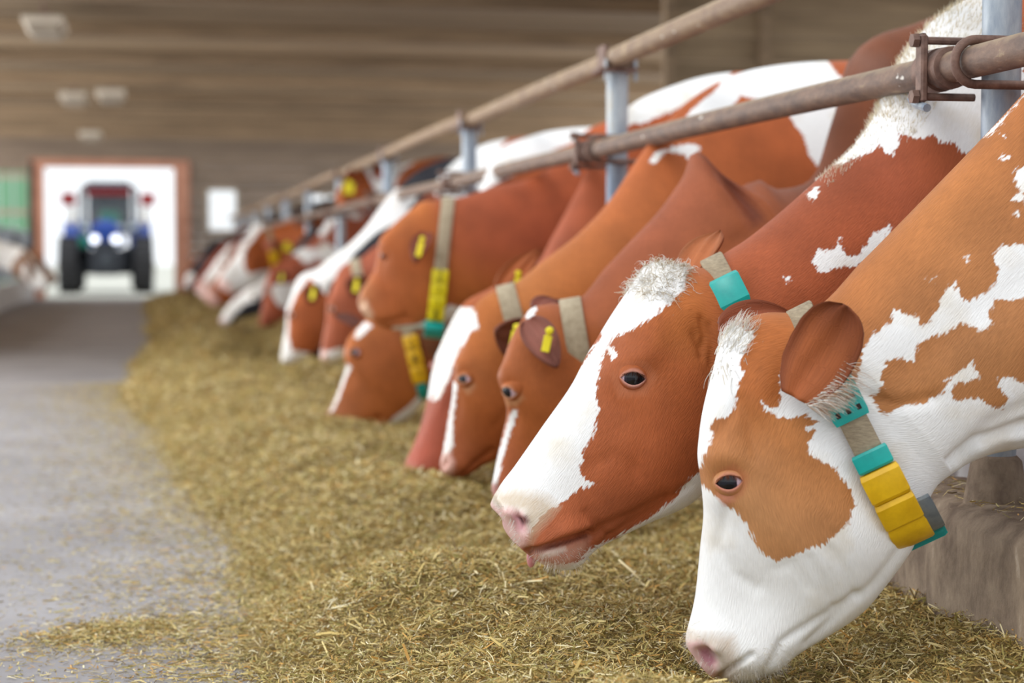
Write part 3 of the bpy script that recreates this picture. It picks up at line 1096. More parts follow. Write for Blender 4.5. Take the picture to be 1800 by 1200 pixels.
        et = obj('ear_tag', new_mesh('ear_tag', V, prof.f), MAT['lemon'], e)
    return e


def collar(c, root, tpx, bpx, rmin=8.3, rmax=11.8, width=0.042, mat='strap', items=(), off=0.004, hang=0.0, digits=()):
    a, b = at(tpx[0], tpx[1], c.d), at(bpx[0], bpx[1], c.d)
    Lm = c.v
    pn = np.cross(a - b, Lm); pn /= np.linalg.norm(pn)
    if pn @ RT < 0: pn = -pn
    ks = np.where((c.role >= rmin) & (c.role <= rmax))[0]
    loop, nor = [], []
    for j in range(c.seg):
        sdv = (c.G[ks, j] - a) @ pn
        cr = np.where((sdv[:-1] < 0) != (sdv[1:] < 0))[0]
        if len(cr):
            k = cr[0]; f = sdv[k] / (sdv[k] - sdv[k + 1])
            p = c.G[ks[k], j] * (1 - f) + c.G[ks[k + 1], j] * f; n = c.n[ks[k], j]
        else:
            k = np.argmin(np.abs(sdv)); p = c.G[ks[k], j]; n = c.n[ks[k], j]
            p = p - pn * ((p - a) @ pn)
        loop.append(p); nor.append(n)
    loop, nor = np.array(loop), np.array(nor)
    # a strap hangs taut: smooth the loop and keep normals inside the plane
    for _ in range(12):
        loop = 0.5 * loop + 0.25 * (np.roll(loop, 1, 0) + np.roll(loop, -1, 0))
    tang = np.roll(loop, -1, 0) - np.roll(loop, 1, 0); tang /= np.linalg.norm(tang, axis=1, keepdims=True)
    n2 = np.cross(pn, tang)
    n2 *= np.sign((n2 * nor).sum(1, keepdims=True))
    loop = loop + n2 * 0.006
    if hang:
        aphi = np.degrees(np.arccos(np.cos(c.phi)))
        loop = loop + n2 * (hang * 1.3 * np.exp(-((aphi - 135) / 34) ** 2) + hang * np.exp(-((aphi - 180) / 45) ** 2))[:, None]
        tang = np.roll(loop, -1, 0) - np.roll(loop, 1, 0); tang /= np.linalg.norm(tang, axis=1, keepdims=True)
        n3 = np.cross(pn, tang); n2 = n3 * np.sign((n3 * n2).sum(1, keepdims=True))
    nn = len(loop)
    wv = pn * width / 2
    V = np.concatenate([loop + n2 * off - wv, loop + n2 * (off + .003) - wv * 0.9, loop + n2 * (off + .003) + wv * 0.9, loop + n2 * off + wv, loop - n2 * .002 + wv, loop - n2 * .002 - wv])
    Fs = []
    for r in range(6):
        for j in range(nn):
            k = (j + 1) % nn
            Fs.append((r * nn + j, r * nn + k, ((r + 1) % 6) * nn + k, ((r + 1) % 6) * nn + j))
    me = new_mesh('collar', V - c.org, np.array(Fs)); smooth(me)
    co = obj('collar', me, MAT[mat], root)
    # running length along the near side, measured from the top
    px, py, _ = proj(loop)
    near = np.arange(0, nn // 2 + 1)
    cl = np.concatenate([[0], np.cumsum(np.linalg.norm(np.diff(loop[near], axis=0), axis=1))])

    def sample(s_):
        return (np.stack([np.interp(s_, cl, loop[near][:, k]) for k in range(3)], -1), np.stack([np.interp(s_, cl, n2[near][:, k]) for k in range(3)], -1),
                np.stack([np.interp(s_, cl, tang[near][:, k]) for k in range(3)], -1))

    def s_of(py_):
        return np.interp(py_, py[near], cl) if py[near][-1] > py[near][0] else 0

    c.collar = (sample, s_of, pn)
    for it in items:
        nm, mt, y0, y1, wid, thick = it[:6]
        extra = it[6] if len(it) > 6 else {}
        s0, s1 = s_of(y0), s_of(y1)
        gap = extra.get('gap', 0)
        ss = np.linspace(s0, s1, 9)
        p, n, tg = sample(ss)
        lift = extra.get('lift', 0.006)
        V = []
        for k in range(9):
            e_ = (0.12 if k in (0, 8) else 0.0)
            wk = wid / 2 * (1 - e_ * 0.5)
            o1 = lift; o2 = lift + thick * (1 - e_ * 2)
            nk = n[k]
            sh = pn * extra.get('shift', 0)
            V += [p[k] + nk * o1 - pn * wk + sh, p[k] + nk * o2 * 0.9 - pn * wk + sh, p[k] + nk * o2 - pn * wk * 0.86 + sh, p[k] + nk * o2 + pn * wk * 0.86 + sh, p[k] + nk * o2 * 0.9 + pn * wk + sh, p[k] + nk * o1 + pn * wk + sh]
        Fs = []
        for k in range(8):
            for q in range(6):
                Fs.append((k * 6 + q, k * 6 + (q + 1) % 6, (k + 1) * 6 + (q + 1) % 6, (k + 1) * 6 + q))
        Fs += [tuple(range(6))[::-1], tuple(48 + q for q in range(6))]
        me = new_mesh(nm, np.array(V) - c.org, Fs)
        smooth(me)
        try: me.set_sharp_from_angle(angle=math.radians(30))
        except Exception: pass
        o = obj(nm, me, MAT[mt], co)
    SEG = {'a': (0, 1, 0), 'b': (.5, .5, 1), 'c': (.5, -.5, 1), 'd': (0, -1, 0), 'e': (-.5, -.5, 1), 'f': (-.5, .5, 1), 'g': (0, 0, 0)}
    NUM = {'7': 'abc', '8': 'abcdefg', '1': 'bc', '4': 'fgbc', '2': 'abged', '5': 'afgcd'}
    for (ch, yc, hgt, lift) in digits:
        p, n, tg = sample(np.array([s_of(yc)]))
        p, n, tg = p[0], n[0], tg[0]
        Rm = np.stack([pn, -tg, n], 1)
        mb = MB()
        for s_ in NUM[ch]:
            x_, y_, vert = SEG[s_]
            mb.box((x_ * hgt * .5, y_ * hgt * .42, 0), (hgt * .14, hgt * .5, .002) if vert else (hgt * .5, hgt * .14, .002))
        V = np.array(mb.v) @ Rm.T + p + n * lift - c.org
        obj('numeral', new_mesh('numeral', V, mb.f), MAT['black'], co)
    return co


def finish(c, name, label, legs=True, group='cows eating along the feed fence', body_x=None, loc=None):
    """turn the surface into the cow's body mesh (origin on the ground below it)"""
    nR, nS = c.G.shape[:2]
    V = c.G.reshape(-1, 3)
    i = np.arange(nR * nS).reshape(nR, nS)
    q = np.stack([i[:-1], np.roll(i, -1, 1)[:-1], np.roll(i, -1, 1)[1:], i[1:]], -1).reshape(-1, 4)
    org = np.array([V[:, 0].mean(), V[:, 1].mean(), 0.0]) if loc is None else np.asarray(loc, float)
    c.org = org
    ext_v, ext_f = [V], [q]
    n0 = len(V)
    # close the nose and the tail end
    tipv = [c.G[0].mean(0), c.G[-1].mean(0)]
    ext_v.append(np.array(tipv))
    tri = [np.stack([i[0], np.full(nS, n0), np.full(nS, n0), np.roll(i[0], -1)], 1)]
    faces = [list(map(int, f)) for f in q]
    faces += [[int(i[0][(j + 1) % nS]), int(i[0][j]), n0] for j in range(nS)]
    faces += [[int(i[-1][j]), int(i[-1][(j + 1) % nS]), n0 + 1] for j in range(nS)]
    coat = c.coat.reshape(-1, 3); skin = c.skin.reshape(-1, 4); patch = c.white.reshape(-1)
    coat = np.concatenate([coat, c.coat[0].mean(0)[None], c.coat[-1].mean(0)[None]])
    skin = np.concatenate([skin, c.skin[0].mean(0)[None], c.skin[-1].mean(0)[None]])
    patch = np.concatenate([patch, [c.white[0].mean(), c.white[-1].mean()]])
    circ = np.concatenate([np.zeros((nR, 1)), np.cumsum(np.linalg.norm(np.diff(c.G, axis=1), axis=2), 1)], 1)
    fl = np.stack([np.repeat(c.t[:, None], nS, 1), circ, np.zeros((nR, nS))], -1).reshape(-1, 3)
    fl = np.concatenate([fl, np.zeros((2, 3))])
    nv = n0 + 2
    if legs and body_x:
        (xf, xr, yb) = body_x
        for (x, dy, hind) in ((xf, .15, False), (xf + .06, -.15, False), (xr, .17, True), (xr - .08, -.17, True)):
            lv, lf = leg_geo(x, yb + dy, 0.95, hind=hind)
            ext_v.append(lv)
            faces += [[int(k) + nv for k in f] for f in lf]
            coat = np.concatenate([coat, np.tile(c.coat[-4].mean(0), (len(lv), 1))])
            skin = np.concatenate([skin, np.zeros((len(lv), 4))])
            patch = np.concatenate([patch, np.where(lv[:, 2] < 0.42, 0.05, -0.05)])
            fl = np.concatenate([fl, lv])
            nv += len(lv)
    VV = np.concatenate(ext_v)
    me = new_mesh(name, VV - org, faces)
    smooth(me)
    coat = np.concatenate([coat, np.ones((len(coat), 1))], 1)
    set_cow_attrs(me, coat, skin, patch, fl)
    o = obj(name, me, MAT['cow'], None, loc=org)
    tag(o, label, 'cow', group)
    c.obj = o
    return o


def trunk(xs, zb, Y, back=1.38, len_=1.55, y2=None, r0=13.6):
    """body stations behind the rail"""
    y2 = Y if y2 is None else y2
    f = lambda t: Y + (y2 - Y) * t
    return [('w', 14, xs + .30, back, .52, f(.3)), ('w', 14.6, xs + .75 * len_ / 1.55, back - .01, .50, f(.6)), ('w', 15, xs + 1.15 * len_ / 1.55, back, .60, f(.8)),
            ('w', 15.6, xs + 1.38 * len_ / 1.55, back + .01, .74, f(.9)), ('w', 16.3, xs + 1.52 * len_ / 1.55, back - .05, .90, y2), ('w', 17, xs + 1.60 * len_ / 1.55, back - .16, 1.04, y2)]

TAN, RED, ORANGE, DEEP = (176, 120, 72), (160, 84, 42), (174, 100, 48), (118, 62, 42)
PINK, MUZ = (226, 184, 180), (196, 172, 148)


def P_(*a):
    return np.array(a, float).reshape(-1, 2)


# ---------- first cow: tan and white, nose in the feed
st = [('p', 0, 1222, 1150, 1262, 1192), ('p', .5, 1213, 1128, 1312, 1196), ('p', 1, 1215, 1095, 1352, 1182), ('p', 2, 1224, 1030, 1402, 1148), ('p', 3, 1231, 960, 1452, 1116),
      ('p', 4, 1236, 895, 1508, 1074), ('p', 5, 1231, 820, 1552, 1022), ('p', 6, 1232, 745, 1582, 985), ('p', 7, 1252, 655, 1603, 955),
      ('p', 8, 1278, 582, 1620, 905), ('p', 9, 1335, 552, 1640, 862), ('p', 10, 1425, 545, 1672, 832, 3.02), ('p', 10.6, 1520, 456, 1716, 806, 3.03), ('p', 11, 1620, 356, 1765, 792, 3.05),
      ('p', 11.5, 1720, 254, 1835, 784, 3.06), ('p', 12, 1800, 168, 1910, 790, 3.07), ('p', 12.6, 1880, 80, 2000, 840, 3.05), ('p', 13, 1960, -10, 2100, 920, 3.0), ('p', 13.4, 2070, -90, 2190, 980, 2.95)]
c1 = cow_surface(st + trunk(2.02, .5, 2.48, back=1.40, y2=2.35), 3.0, psi=0, seg=192, step=(0.0032, 0.02), scale=1.0,
                 wmul=([0, 9.5, 10, 11, 12, 13, 17], [1, 1, 1.05, 1.12, 1.05, 1, 1]))
D = bump(c1, 1275, 800, 40, 26, .010, rmin=4, rmax=7) + bump(c1, 1290, 905, 40, 45, -.008) + bump(c1, 1284, 846, 34, 26, -.012)
D += bump(c1, 1480, 960, 110, 130, .016) + bump(c1, 1330, 760, 40, 60, -.010, 20) + bump(c1, 1345, 690, 30, 50, .006)
D += bump(c1, 1335, 1050, 60, 60, -.010) + bump(c1, 1255, 1120, 60, 34, .010) + bump(c1, 1330, 1150, 45, 30, .008)
D += groove(c1, P_(1262, 760, 1300, 705, 1318, 740, 1330, 800), 12, .005)
D += groove(c1, P_(1275, 900, 1262, 960, 1290, 1010, 1330, 1035), 12, .004) + groove(c1, P_(1420, 1130, 1470, 1075, 1530, 1020, 1580, 960), 9, .006)
D += groove(c1, P_(1340, 1185, 1372, 1130, 1430, 1090, 1500, 1040), 8, .006) + groove(c1, P_(1365, 1000, 1395, 985, 1420, 1030), 10, .002)
D += groove(c1, P_(1420, 975, 1440, 1010, 1460, 1060), 8, .003) + groove(c1, P_(1455, 960, 1480, 1000, 1495, 1040), 8, .003)
D += groove(c1, P_(1262, 1192, 1290, 1170, 1318, 1150), 5, .010, rmax=2)
push(c1, D)
D = bump(c1, 1242, 1153, 17, 10, -.036, 45, rmax=2) + bump(c1, 1228, 1136, 16, 10, .006, 30, rmax=2) + bump(c1, 1256, 1140, 12, 10, .006, 30, rmax=2)
D += groove(c1, P_(1634, 868, 1672, 815, 1720, 780, 1800, 748, 1880, 735), 11, .014, rmin=10) + groove(c1, P_(1650, 850, 1700, 800, 1760, 772, 1850, 760), 9, -.006, rmin=10)
D += groove(c1, P_(1690, 800, 1740, 745, 1800, 715), 14, .006, rmin=10) + groove(c1, P_(1530, 698, 1580, 712, 1640, 700), 12, .006, rmin=9.5)
D += groove(c1, P_(1600, 640, 1700, 560, 1800, 500), 40, .006, rmin=10)
push(c1, D)
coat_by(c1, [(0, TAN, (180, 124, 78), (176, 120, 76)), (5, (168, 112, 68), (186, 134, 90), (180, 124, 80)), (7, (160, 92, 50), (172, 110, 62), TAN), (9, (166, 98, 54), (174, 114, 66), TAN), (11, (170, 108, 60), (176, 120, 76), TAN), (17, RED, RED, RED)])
coat_tint(c1, P_(1270, 600, 1340, 560, 1400, 560, 1400, 700, 1340, 720, 1300, 690), (166, 94, 46), 40, .8)
mark_white(c1, P_(1215, 555, 1262, 566, 1290, 572, 1318, 580, 1326, 588, 1320, 600, 1312, 610, 1302, 631, 1300, 645, 1308, 656, 1297, 677, 1295, 698, 1289, 722, 1276, 733, 1257, 736, 1248, 752,
                     1254, 764, 1246, 782, 1237, 800, 1232, 822, 1190, 830), rmax=9.2)
mark_white(c1, P_(1180, 856, 1237, 853, 1258, 872, 1275, 887, 1294, 900, 1312, 919, 1322, 944, 1337, 969, 1362, 986, 1394, 978, 1419, 966, 1450, 956, 1469, 941, 1491, 919, 1503, 887, 1494, 856, 1475, 837,
                     1472, 825, 1444, 809, 1419, 794, 1425, 775, 1437, 756, 1408, 754, 1440, 740, 1412, 728, 1390, 735, 1366, 733, 1356, 719, 1337, 703, 1346, 725, 1372, 712, 1372, 690, 1369, 668, 1376, 640, 1382, 627, 1388, 640,
                     1386, 660, 1400, 672, 1453, 700, 1508, 665, 1517, 615, 1531, 592, 1563, 565, 1575, 542, 1586, 551, 1612, 553, 1616, 574, 1632, 569, 1650, 537, 1660, 514, 1678, 496, 1687, 519, 1701, 532,
                     1742, 510, 1756, 473, 1747, 450, 1750, 440, 1770, 428, 1860, 434, 1860, 520, 1800, 523, 1774, 528, 1747, 526, 1738, 555, 1747, 565, 1728, 583, 1708, 574, 1692, 565, 1678, 578, 1655, 587,
                     1623, 597, 1609, 615, 1607, 638, 1586, 629, 1559, 633, 1547, 661, 1554, 679, 1536, 693, 1529, 696, 1536, 707, 1545, 725, 1563, 727, 1582, 714, 1623, 709, 1655, 693, 1664, 679, 1662, 670,
                     1678, 659, 1701, 643, 1708, 633, 1715, 652, 1724, 665, 1701, 670, 1678, 675, 1671, 688, 1678, 704, 1701, 702, 1715, 698, 1733, 707, 1747, 718, 1763, 716, 1772, 702, 1754, 679, 1756, 665,
                     1774, 661, 1788, 670, 1800, 675, 1950, 690, 1980, 1300, 1180, 1300), rmax=13)
for poly in (P_(1630, 490, 1640, 486, 1650, 484, 1640, 494), P_(1806, 288, 1785, 298, 1783, 325, 1792, 333, 1778, 352, 1806, 357), P_(1735, 242, 1752, 228, 1776, 194, 1806, 164, 1806, 130, 1770, 165),
             P_(1780, 374, 1788, 368, 1792, 376, 1784, 383), P_(1757, 238, 1763, 236, 1764, 246, 1758, 247)):
    mark_white(c1, poly, rmin=9)
for x, y in ((1700, 455), (1760, 275), (1775, 275)):
    mark_white(c1, P_(x - 4, y - 5, x + 4, y - 6, x + 3, y + 5, x - 3, y + 5), rmin=9)
paint(c1, P_(1205, 1105, 1225, 1112, 1290, 1118, 1298, 1160, 1292, 1205, 1205, 1205), MUZ, 24, .62, rmax=2)
paint(c1, P_(1208, 1128, 1232, 1126, 1252, 1140, 1262, 1165, 1262, 1200, 1205, 1200), (232, 190, 190), 12, .95, rmax=2)
paint(c1, P_(1228, 1138, 1246, 1140, 1258, 1162, 1248, 1172, 1234, 1158), (176, 112, 128), 8, .9, rmax=2)
paint(c1, P_(1258, 836, 1290, 818, 1312, 836, 1304, 866, 1280, 884, 1262, 870), (186, 112, 78), 20, .75, rmin=3, rmax=7)
paint(c1, P_(1262, 868, 1284, 862, 1290, 880, 1272, 888), (206, 140, 116), 12, .7, rmin=3, rmax=7)
o1 = finish(c1, 'cow', 'tan and white cow with the large brown eye patch, nearest, muzzle down in the feed', body_x=(2.25, 3.45, 2.42))
eye_parts(c1, o1, 1281, 846, look=(-.30, -.05), size=.98, ang=8, rim=(196, 128, 108))
r1 = -c1.v  # away from the alley
ear(c1, o1, (1398, 700), (1486, 536), .112, c1.v * -1.0 + RT * .25, col=(156, 86, 48), inner=(130, 70, 44), dd=-.135, dt=-.165, cup=-.30, fringe=420, innerside=-1,
    shape=([0, .12, .3, .5, .7, .85, .95, 1], [.45, .72, .95, 1.0, .96, .80, .55, .12]))
ear(c1, o1, (1268, 578), (1398, 560), .085, c1.v * .8 + np.array([0, 0, .4]), col=(140, 74, 50), inner=(140, 76, 52), dd=.07, dt=.13, cup=.3)
collar(c1, o1, (1409, 552), (1612, 955), width=.046, hang=.016, items=(
    ('buckle', 'teal', 668, 738, .060, .007), ('buckle', 'teal', 790, 820, .060, .010),
    ('slot', 'black', 718, 727, .007, .002, dict(lift=.0125, shift=-.018)), ('slot', 'black', 718, 727, .007, .002, dict(lift=.0125)), ('slot', 'black', 718, 727, .007, .002, dict(lift=.0125, shift=.018)),
    ('slot', 'black', 700, 706, .040, .002, dict(lift=.0125)),
    ('number_block', 'yellow', 822, 868, .066, .016), ('number_block', 'yellow', 869, 908, .066, .017), ('number_block', 'yellow', 909, 938, .066, .015),
    ('weight', 'greybox', 890, 952, .070, .012, dict(shift=.020, lift=.002)), ('weight', 'teal', 944, 968, .086, .024, dict(shift=.010))))
# hair on the poll, falling forward
def poll_hair(c, root, poly, n, length, flow, col, r=0.0008, curl=.3, droop=.3, lift=.5, seed=1, far=True, spread=.28):
    sdv = poly_sd(c.P, poly)
    k = np.where((sdv > 0) & np.repeat((c.role > 4.5) & (c.role < 9.6), c.half))[0]
    rg = np.random.default_rng(seed)
    kk = rg.choice(k, n)
    r_, j_ = kk // c.half, kk % c.half
    flip = rg.random(n) < (.35 if far else 0)
    j_ = np.where(flip, (c.seg - j_) % c.seg, j_)
    roots = c.G[r_, j_] + rg.standard_normal((n, 3)) * .002
    nn_ = c.n[r_, j_]
    fl = np.asarray(flow(c.P[kk]), float)
    dirs = nn_ * lift + fl + rg.standard_normal((n, 3)) * spread
    hair_obj('forelock', [strands(roots - nn_ * .002, dirs, length, r, np.array([lin(q) for q in col]), curl=curl, droop=droop, seed=seed)], root, c.org)


WHITES = [(252, 251, 249), (246, 243, 236), (236, 228, 212), (252, 250, 247)]
poll_hair(c1, o1, P_(1250, 560, 1326, 572, 1322, 600, 1304, 640, 1304, 668, 1245, 668), 800, .034, lambda P: RT * np.where(P[:, 1:] < 625, .55, .35) + np.where(P[:, 1:] < 625, 1, -1) * np.array([[0, 0, .75]]), WHITES, curl=.25, droop=.15, lift=.10, spread=.16, r=.0008)

# ---------- second cow: white blaze, red-brown cheek, tongue out
st = [('p', 0, 882, 898, 902, 940), ('p', .5, 874, 880, 915, 962), ('p', 1, 884, 858, 945, 985), ('p', 2, 912, 818, 992, 998), ('p', 3, 955, 757, 1046, 966),
      ('p', 4, 1010, 682, 1130, 922), ('p', 5, 1062, 600, 1222, 872), ('p', 6, 1090, 552, 1250, 838), ('p', 7, 1120, 503, 1264, 800),
      ('p', 8, 1152, 462, 1278, 765), ('p', 9, 1200, 470, 1296, 738), ('p', 10, 1250, 466, 1335, 705, 3.47), ('p', 10.6, 1300, 432, 1410, 692, 3.50), ('p', 11, 1362, 383, 1490, 690, 3.53),
      ('p', 11.5, 1444, 311, 1570, 700, 3.58), ('p', 12, 1507, 253, 1650, 712, 3.62), ('p', 12.4, 1573, 180, 1730, 728, 3.66), ('p', 12.8, 1608, 112, 1800, 745, 3.70), ('p', 13.1, 1645, 45, 1860, 765, 3.73), ('p', 13.5, 1720, -12, 1930, 790, 3.76)]
c2 = cow_surface(st + trunk(1.98, .5, 3.36, back=1.42, y2=3.3), 3.42, psi=22, seg=192, step=(0.0032, 0.02), scale=1.04,
                 wmul=([0, 1, 2, 5, 9, 10, 12, 12.6, 13.5, 17], [1, 1, 1, 1, 1.05, 1.05, 1.0, .95, .98, 1]))
D = bump(c2, 1110, 640, 46, 24, .012, -30, 4, 8) + bump(c2, 1112, 664, 34, 24, -.010) + bump(c2, 1080, 735, 50, 60, -.007)
D += bump(c2, 1180, 800, 90, 90, .014) + bump(c2, 1190, 600, 45, 60, -.012) + bump(c2, 1215, 545, 30, 40, .008)
D += bump(c2, 985, 920, 45, 34, .010) + bump(c2, 925, 905, 40, 30, .006) + bump(c2, 1000, 985, 36, 18, .006)
D += groove(c2, P_(1040, 952, 1062, 925, 1110, 905, 1170, 868), 9, .006) + groove(c2, P_(1030, 900, 1060, 935, 1080, 945), 8, .004)
D += groove(c2, P_(1050, 965, 1090, 930, 1150, 895, 1205, 850), 7, .005)
D += groove(c2, P_(1232, 560, 1240, 590, 1236, 625), 6, .006) + groove(c2, P_(1246, 570, 1252, 600, 1250, 640), 5, .005) + groove(c2, P_(1222, 585, 1232, 610), 5, .004)
D += groove(c2, P_(1060, 700, 1100, 720, 1130, 770, 1120, 830), 22, .004) + groove(c2, P_(1040, 820, 1080, 800, 1110, 820), 14, .003)
push(c2, D)
D = bump(c2, 1038, 940, 12, 10, -.008, rmax=4) + bump(c2, 985, 930, 42, 14, .008, -18, rmax=4) + groove(c2, P_(926, 972, 955, 962, 990, 950, 1020, 942, 1038, 936), 6, .016, rmax=4) + groove(c2, P_(945, 960, 990, 935, 1030, 924), 9, -.007, rmax=4)
D += bump(c2, 908, 916, 17, 9, -.026, 68, rmax=3) + bump(c2, 896, 902, 12, 8, .006, 50, rmax=3) + bump(c2, 922, 908, 14, 8, .006, 60, rmax=3)
D += bump(c2, 1290, 470, 30, 40, .006) + groove(c2, P_(1420, 690, 1480, 560, 1560, 480), 60, .010, rmin=10) + bump(c2, 1640, 160, 90, 110, .03, rmin=12)
push(c2, D)
coat_by(c2, [(0, (160, 92, 66), (166, 92, 62), (170, 96, 66)), (5, (156, 84, 46), (160, 86, 46), (160, 84, 48)), (8, (166, 92, 48), (164, 90, 46), (162, 86, 48)), (10, (158, 82, 48), (160, 84, 50), RED), (12, (150, 76, 48), (156, 80, 50), RED), (13, (160, 84, 50), RED, RED), (17, RED, RED, RED)])
coat_tint(c2, P_(1180, 500, 1240, 470, 1262, 560, 1240, 640, 1160, 600), (178, 106, 54), 50, .6)
mark_white(c2, P_(820, 860, 980, 640, 1080, 440, 1208, 440, 1206, 478, 1203, 508, 1181, 529, 1155, 551, 1117, 577, 1078, 593, 1066, 612, 1058, 634, 1052, 657, 1048, 700, 1052, 727, 1043, 764, 1024, 796,
                     1019, 833, 1030, 843, 1048, 850, 1030, 857, 1012, 862, 1000, 876, 984, 887, 962, 895, 944, 918, 925, 940, 840, 960), rmax=9.2)
mark_white(c2, P_(1066, 606, 1078, 612, 1086, 626, 1076, 632, 1070, 620), rmax=9)
mark_white(c2, P_(1300, 790, 1240, 824, 1213, 840, 1186, 876, 1149, 905, 1107, 930, 1080, 946, 1037, 964, 1020, 985, 985, 992, 950, 985, 930, 1030, 1290, 1030), rmax=8.6)
for poly in (P_(1418, 342, 1428, 332, 1440, 327, 1438, 340, 1427, 355), P_(1426, 458, 1440, 438, 1464, 440, 1478, 417, 1480, 433, 1489, 450, 1511, 448, 1524, 427, 1533, 409, 1551, 404, 1562, 391, 1569, 402, 1551, 427, 1526, 452,
              1511, 467, 1471, 470, 1440, 480), P_(1378, 487, 1390, 486, 1388, 494, 1380, 495),
             P_(1470, 292, 1507, 276, 1528, 268, 1549, 253, 1556, 268, 1566, 275, 1576, 266, 1580, 250, 1582, 235, 1600, 240, 1618, 246, 1640, 236, 1653, 253, 1675, 249, 1693, 271, 1715, 262, 1729, 249, 1745, 270, 1780, 262, 1810, 240, 1800, 120,
                1760, -60, 1620, -40, 1560, 100, 1480, 260)):
    mark_white(c2, poly, rmin=9.3)
paint(c2, P_(850, 868, 905, 858, 960, 872, 980, 890, 962, 912, 944, 930, 932, 952, 915, 900, 862, 893), (196, 176, 150), 26, .8, rmax=3)
paint(c2, P_(850, 888, 880, 892, 900, 892, 918, 900, 930, 930, 925, 958, 900, 966, 850, 940), PINK, 12, .95, rmax=2.5)
paint(c2, P_(898, 905, 912, 902, 926, 914, 922, 932, 908, 936), (196, 138, 146), 10, .8, rmax=2.5)
paint(c2, P_(914, 908, 926, 905, 930, 916, 920, 922), (110, 66, 66), 8, .9, rmax=2.5)
paint(c2, P_(920, 975, 960, 962, 1000, 955, 1036, 945, 1030, 968, 1000, 992, 960, 1000, 925, 995), (206, 156, 138), 18, .7, rmax=4)
paint(c2, P_(928, 968, 960, 960, 1000, 948, 1030, 938, 1032, 944, 1000, 956, 960, 968, 930, 976), (92, 44, 36), 6, .8, rmax=4)
paint(c2, P_(948, 974, 970, 966, 994, 960, 996, 968, 970, 978, 950, 982), (226, 206, 196), 6, .8, rmax=4)
paint(c2, P_(1078, 660, 1100, 640, 1134, 640, 1150, 662, 1135, 690, 1090, 696), (176, 108, 74), 22, .7, rmin=3, rmax=8)
o2 = finish(c2, 'cow', 'red-brown cow with broad white blaze and pink nose, tongue out above the feed', body_x=(2.25, 3.4, 3.32))
eye_parts(c2, o2, 1112, 664, look=(.12, .02), size=1.02, ang=-4, rim=(200, 146, 132))
ear(c2, o2, (1205, 480), (1268, 410), .075, c2.v * .6 + np.array([0, 0, .3]) - RT * .3, col=(150, 78, 44), inner=(176, 104, 64), dd=.10, dt=.20, cup=.25)
collar(c2, o2, (1255, 462), (1372, 700), width=.046, items=(('buckle', 'teal', 496, 541, .064, .018),))
poll_hair(c2, o2, P_(1112, 460, 1180, 445, 1212, 470, 1210, 500, 1180, 528, 1130, 520, 1108, 500), 1300, .024, lambda P: RT * .15 + np.zeros((len(P), 3)) + np.array([0, 0, -.1]), WHITES + [(206, 190, 160)], curl=.6, droop=.3, lift=.22, seed=4, r=.0008)
# cream mane where the neck meets the shoulder
def mane(c, root, r0, r1, n, length, col, jmax=5, seed=9):
    ks = np.where((c.role > r0) & (c.role < r1))[0]
    rg = np.random.default_rng(seed)
    r_ = rg.choice(ks, n); j_ = rg.integers(-jmax, jmax + 1, n) % c.seg
    fl = c.G[np.minimum(r_ + 4, len(c.role) - 1), j_] - c.G[r_, j_]; fl /= np.linalg.norm(fl, axis=1, keepdims=True)
    base = c.G[r_, j_]; nx_ = c.G[np.minimum(r_ + 1, len(c.role) - 1), (j_ + 1) % c.seg]; n1 = c.G[r_, (j_ + 1) % c.seg]; n0 = c.G[np.minimum(r_ + 1, len(c.role) - 1), j_]
    a1, b1 = rg.random((n, 1)), rg.random((n, 1))
    base = (base * (1 - a1) + n0 * a1) * (1 - b1) + (n1 * (1 - a1) + nx_ * a1) * b1
    dirs = c.n[r_, j_] * .7 + fl * .8 + rg.standard_normal((n, 3)) * .25
    hair_obj('mane', [strands(base - c.n[r_, j_] * .002, dirs, length, .0007, np.array([lin(q) for q in col]), curl=.2, seed=seed)], root, c.org)


mane(c2, o2, 12.2, 13.5, 2600, .019, [(244, 236, 216), (232, 218, 188), (250, 246, 236)], jmax=18)
mane(c2, o2, 11.4, 12.2, 500, .012, [(250, 246, 236), (240, 230, 208)], jmax=10, seed=10)
# tongue of the second cow
tg = at(936, 968, 3.33)
tv = MB().tube([tg + UP * .02 + RT * .012, tg, tg - UP * .016 - RT * .002, tg - UP * .026 - RT * .003, tg - UP * .030 - RT * .003], [.012, .011, .009, .006, .002], 14)
tv.v = [tuple(np.array(p) - c2.org) for p in tv.v]
tv.build('tongue', MAT['tongue'], o2, sm=True)

# lashes of the two nearest cows
def lashes(c, root, n, col, seed):
    cen, ex, ey, nn_, Rl, size = c.eye
    rg = np.random.default_rng(seed)
    x = rg.uniform(-.019, .019, n) * size
    y = .0128 * size * np.sqrt(np.maximum(1 - (x / (.0215 * size)) ** 2, 0)) * .93 + .001
    z = np.sqrt(Rl * Rl - x * x - y * y) - .001
    roots = cen + ex * x[:, None] + ey * y[:, None] + nn_ * z[:, None]
    dirs = nn_ * .9 + ey * -.15 + ex * (x / .02 * .5)[:, None] + rg.standard_normal((n, 3)) * .12
    hair_obj('eyelashes', [strands(roots, dirs, .011, .00035, np.array([lin(col)]), curl=.1, droop=.5, seed=seed)], root, c.org)


lashes(c1, o1, 60, (150, 92, 66), 1)
lashes(c2, o2, 70, (90, 54, 40), 2)


def whiskers(c, root, poly, n, length, col, seed):
    k = np.where((poly_sd(c.P, poly) > 0) & np.repeat(c.role < 4, c.half))[0]
    rg = np.random.default_rng(seed)
    kk = rg.choice(k, n)
    r_, j_ = kk // c.half, kk % c.half
    dirs = c.n[r_, j_] + np.array([[0, 0, -.4]]) + rg.standard_normal((n, 3)) * .25
    hair_obj('whiskers', [strands(c.G[r_, j_], dirs, length, .00035, np.array([lin(q) for q in col]), curl=.1, droop=.1, seed=seed)], root, c.org)


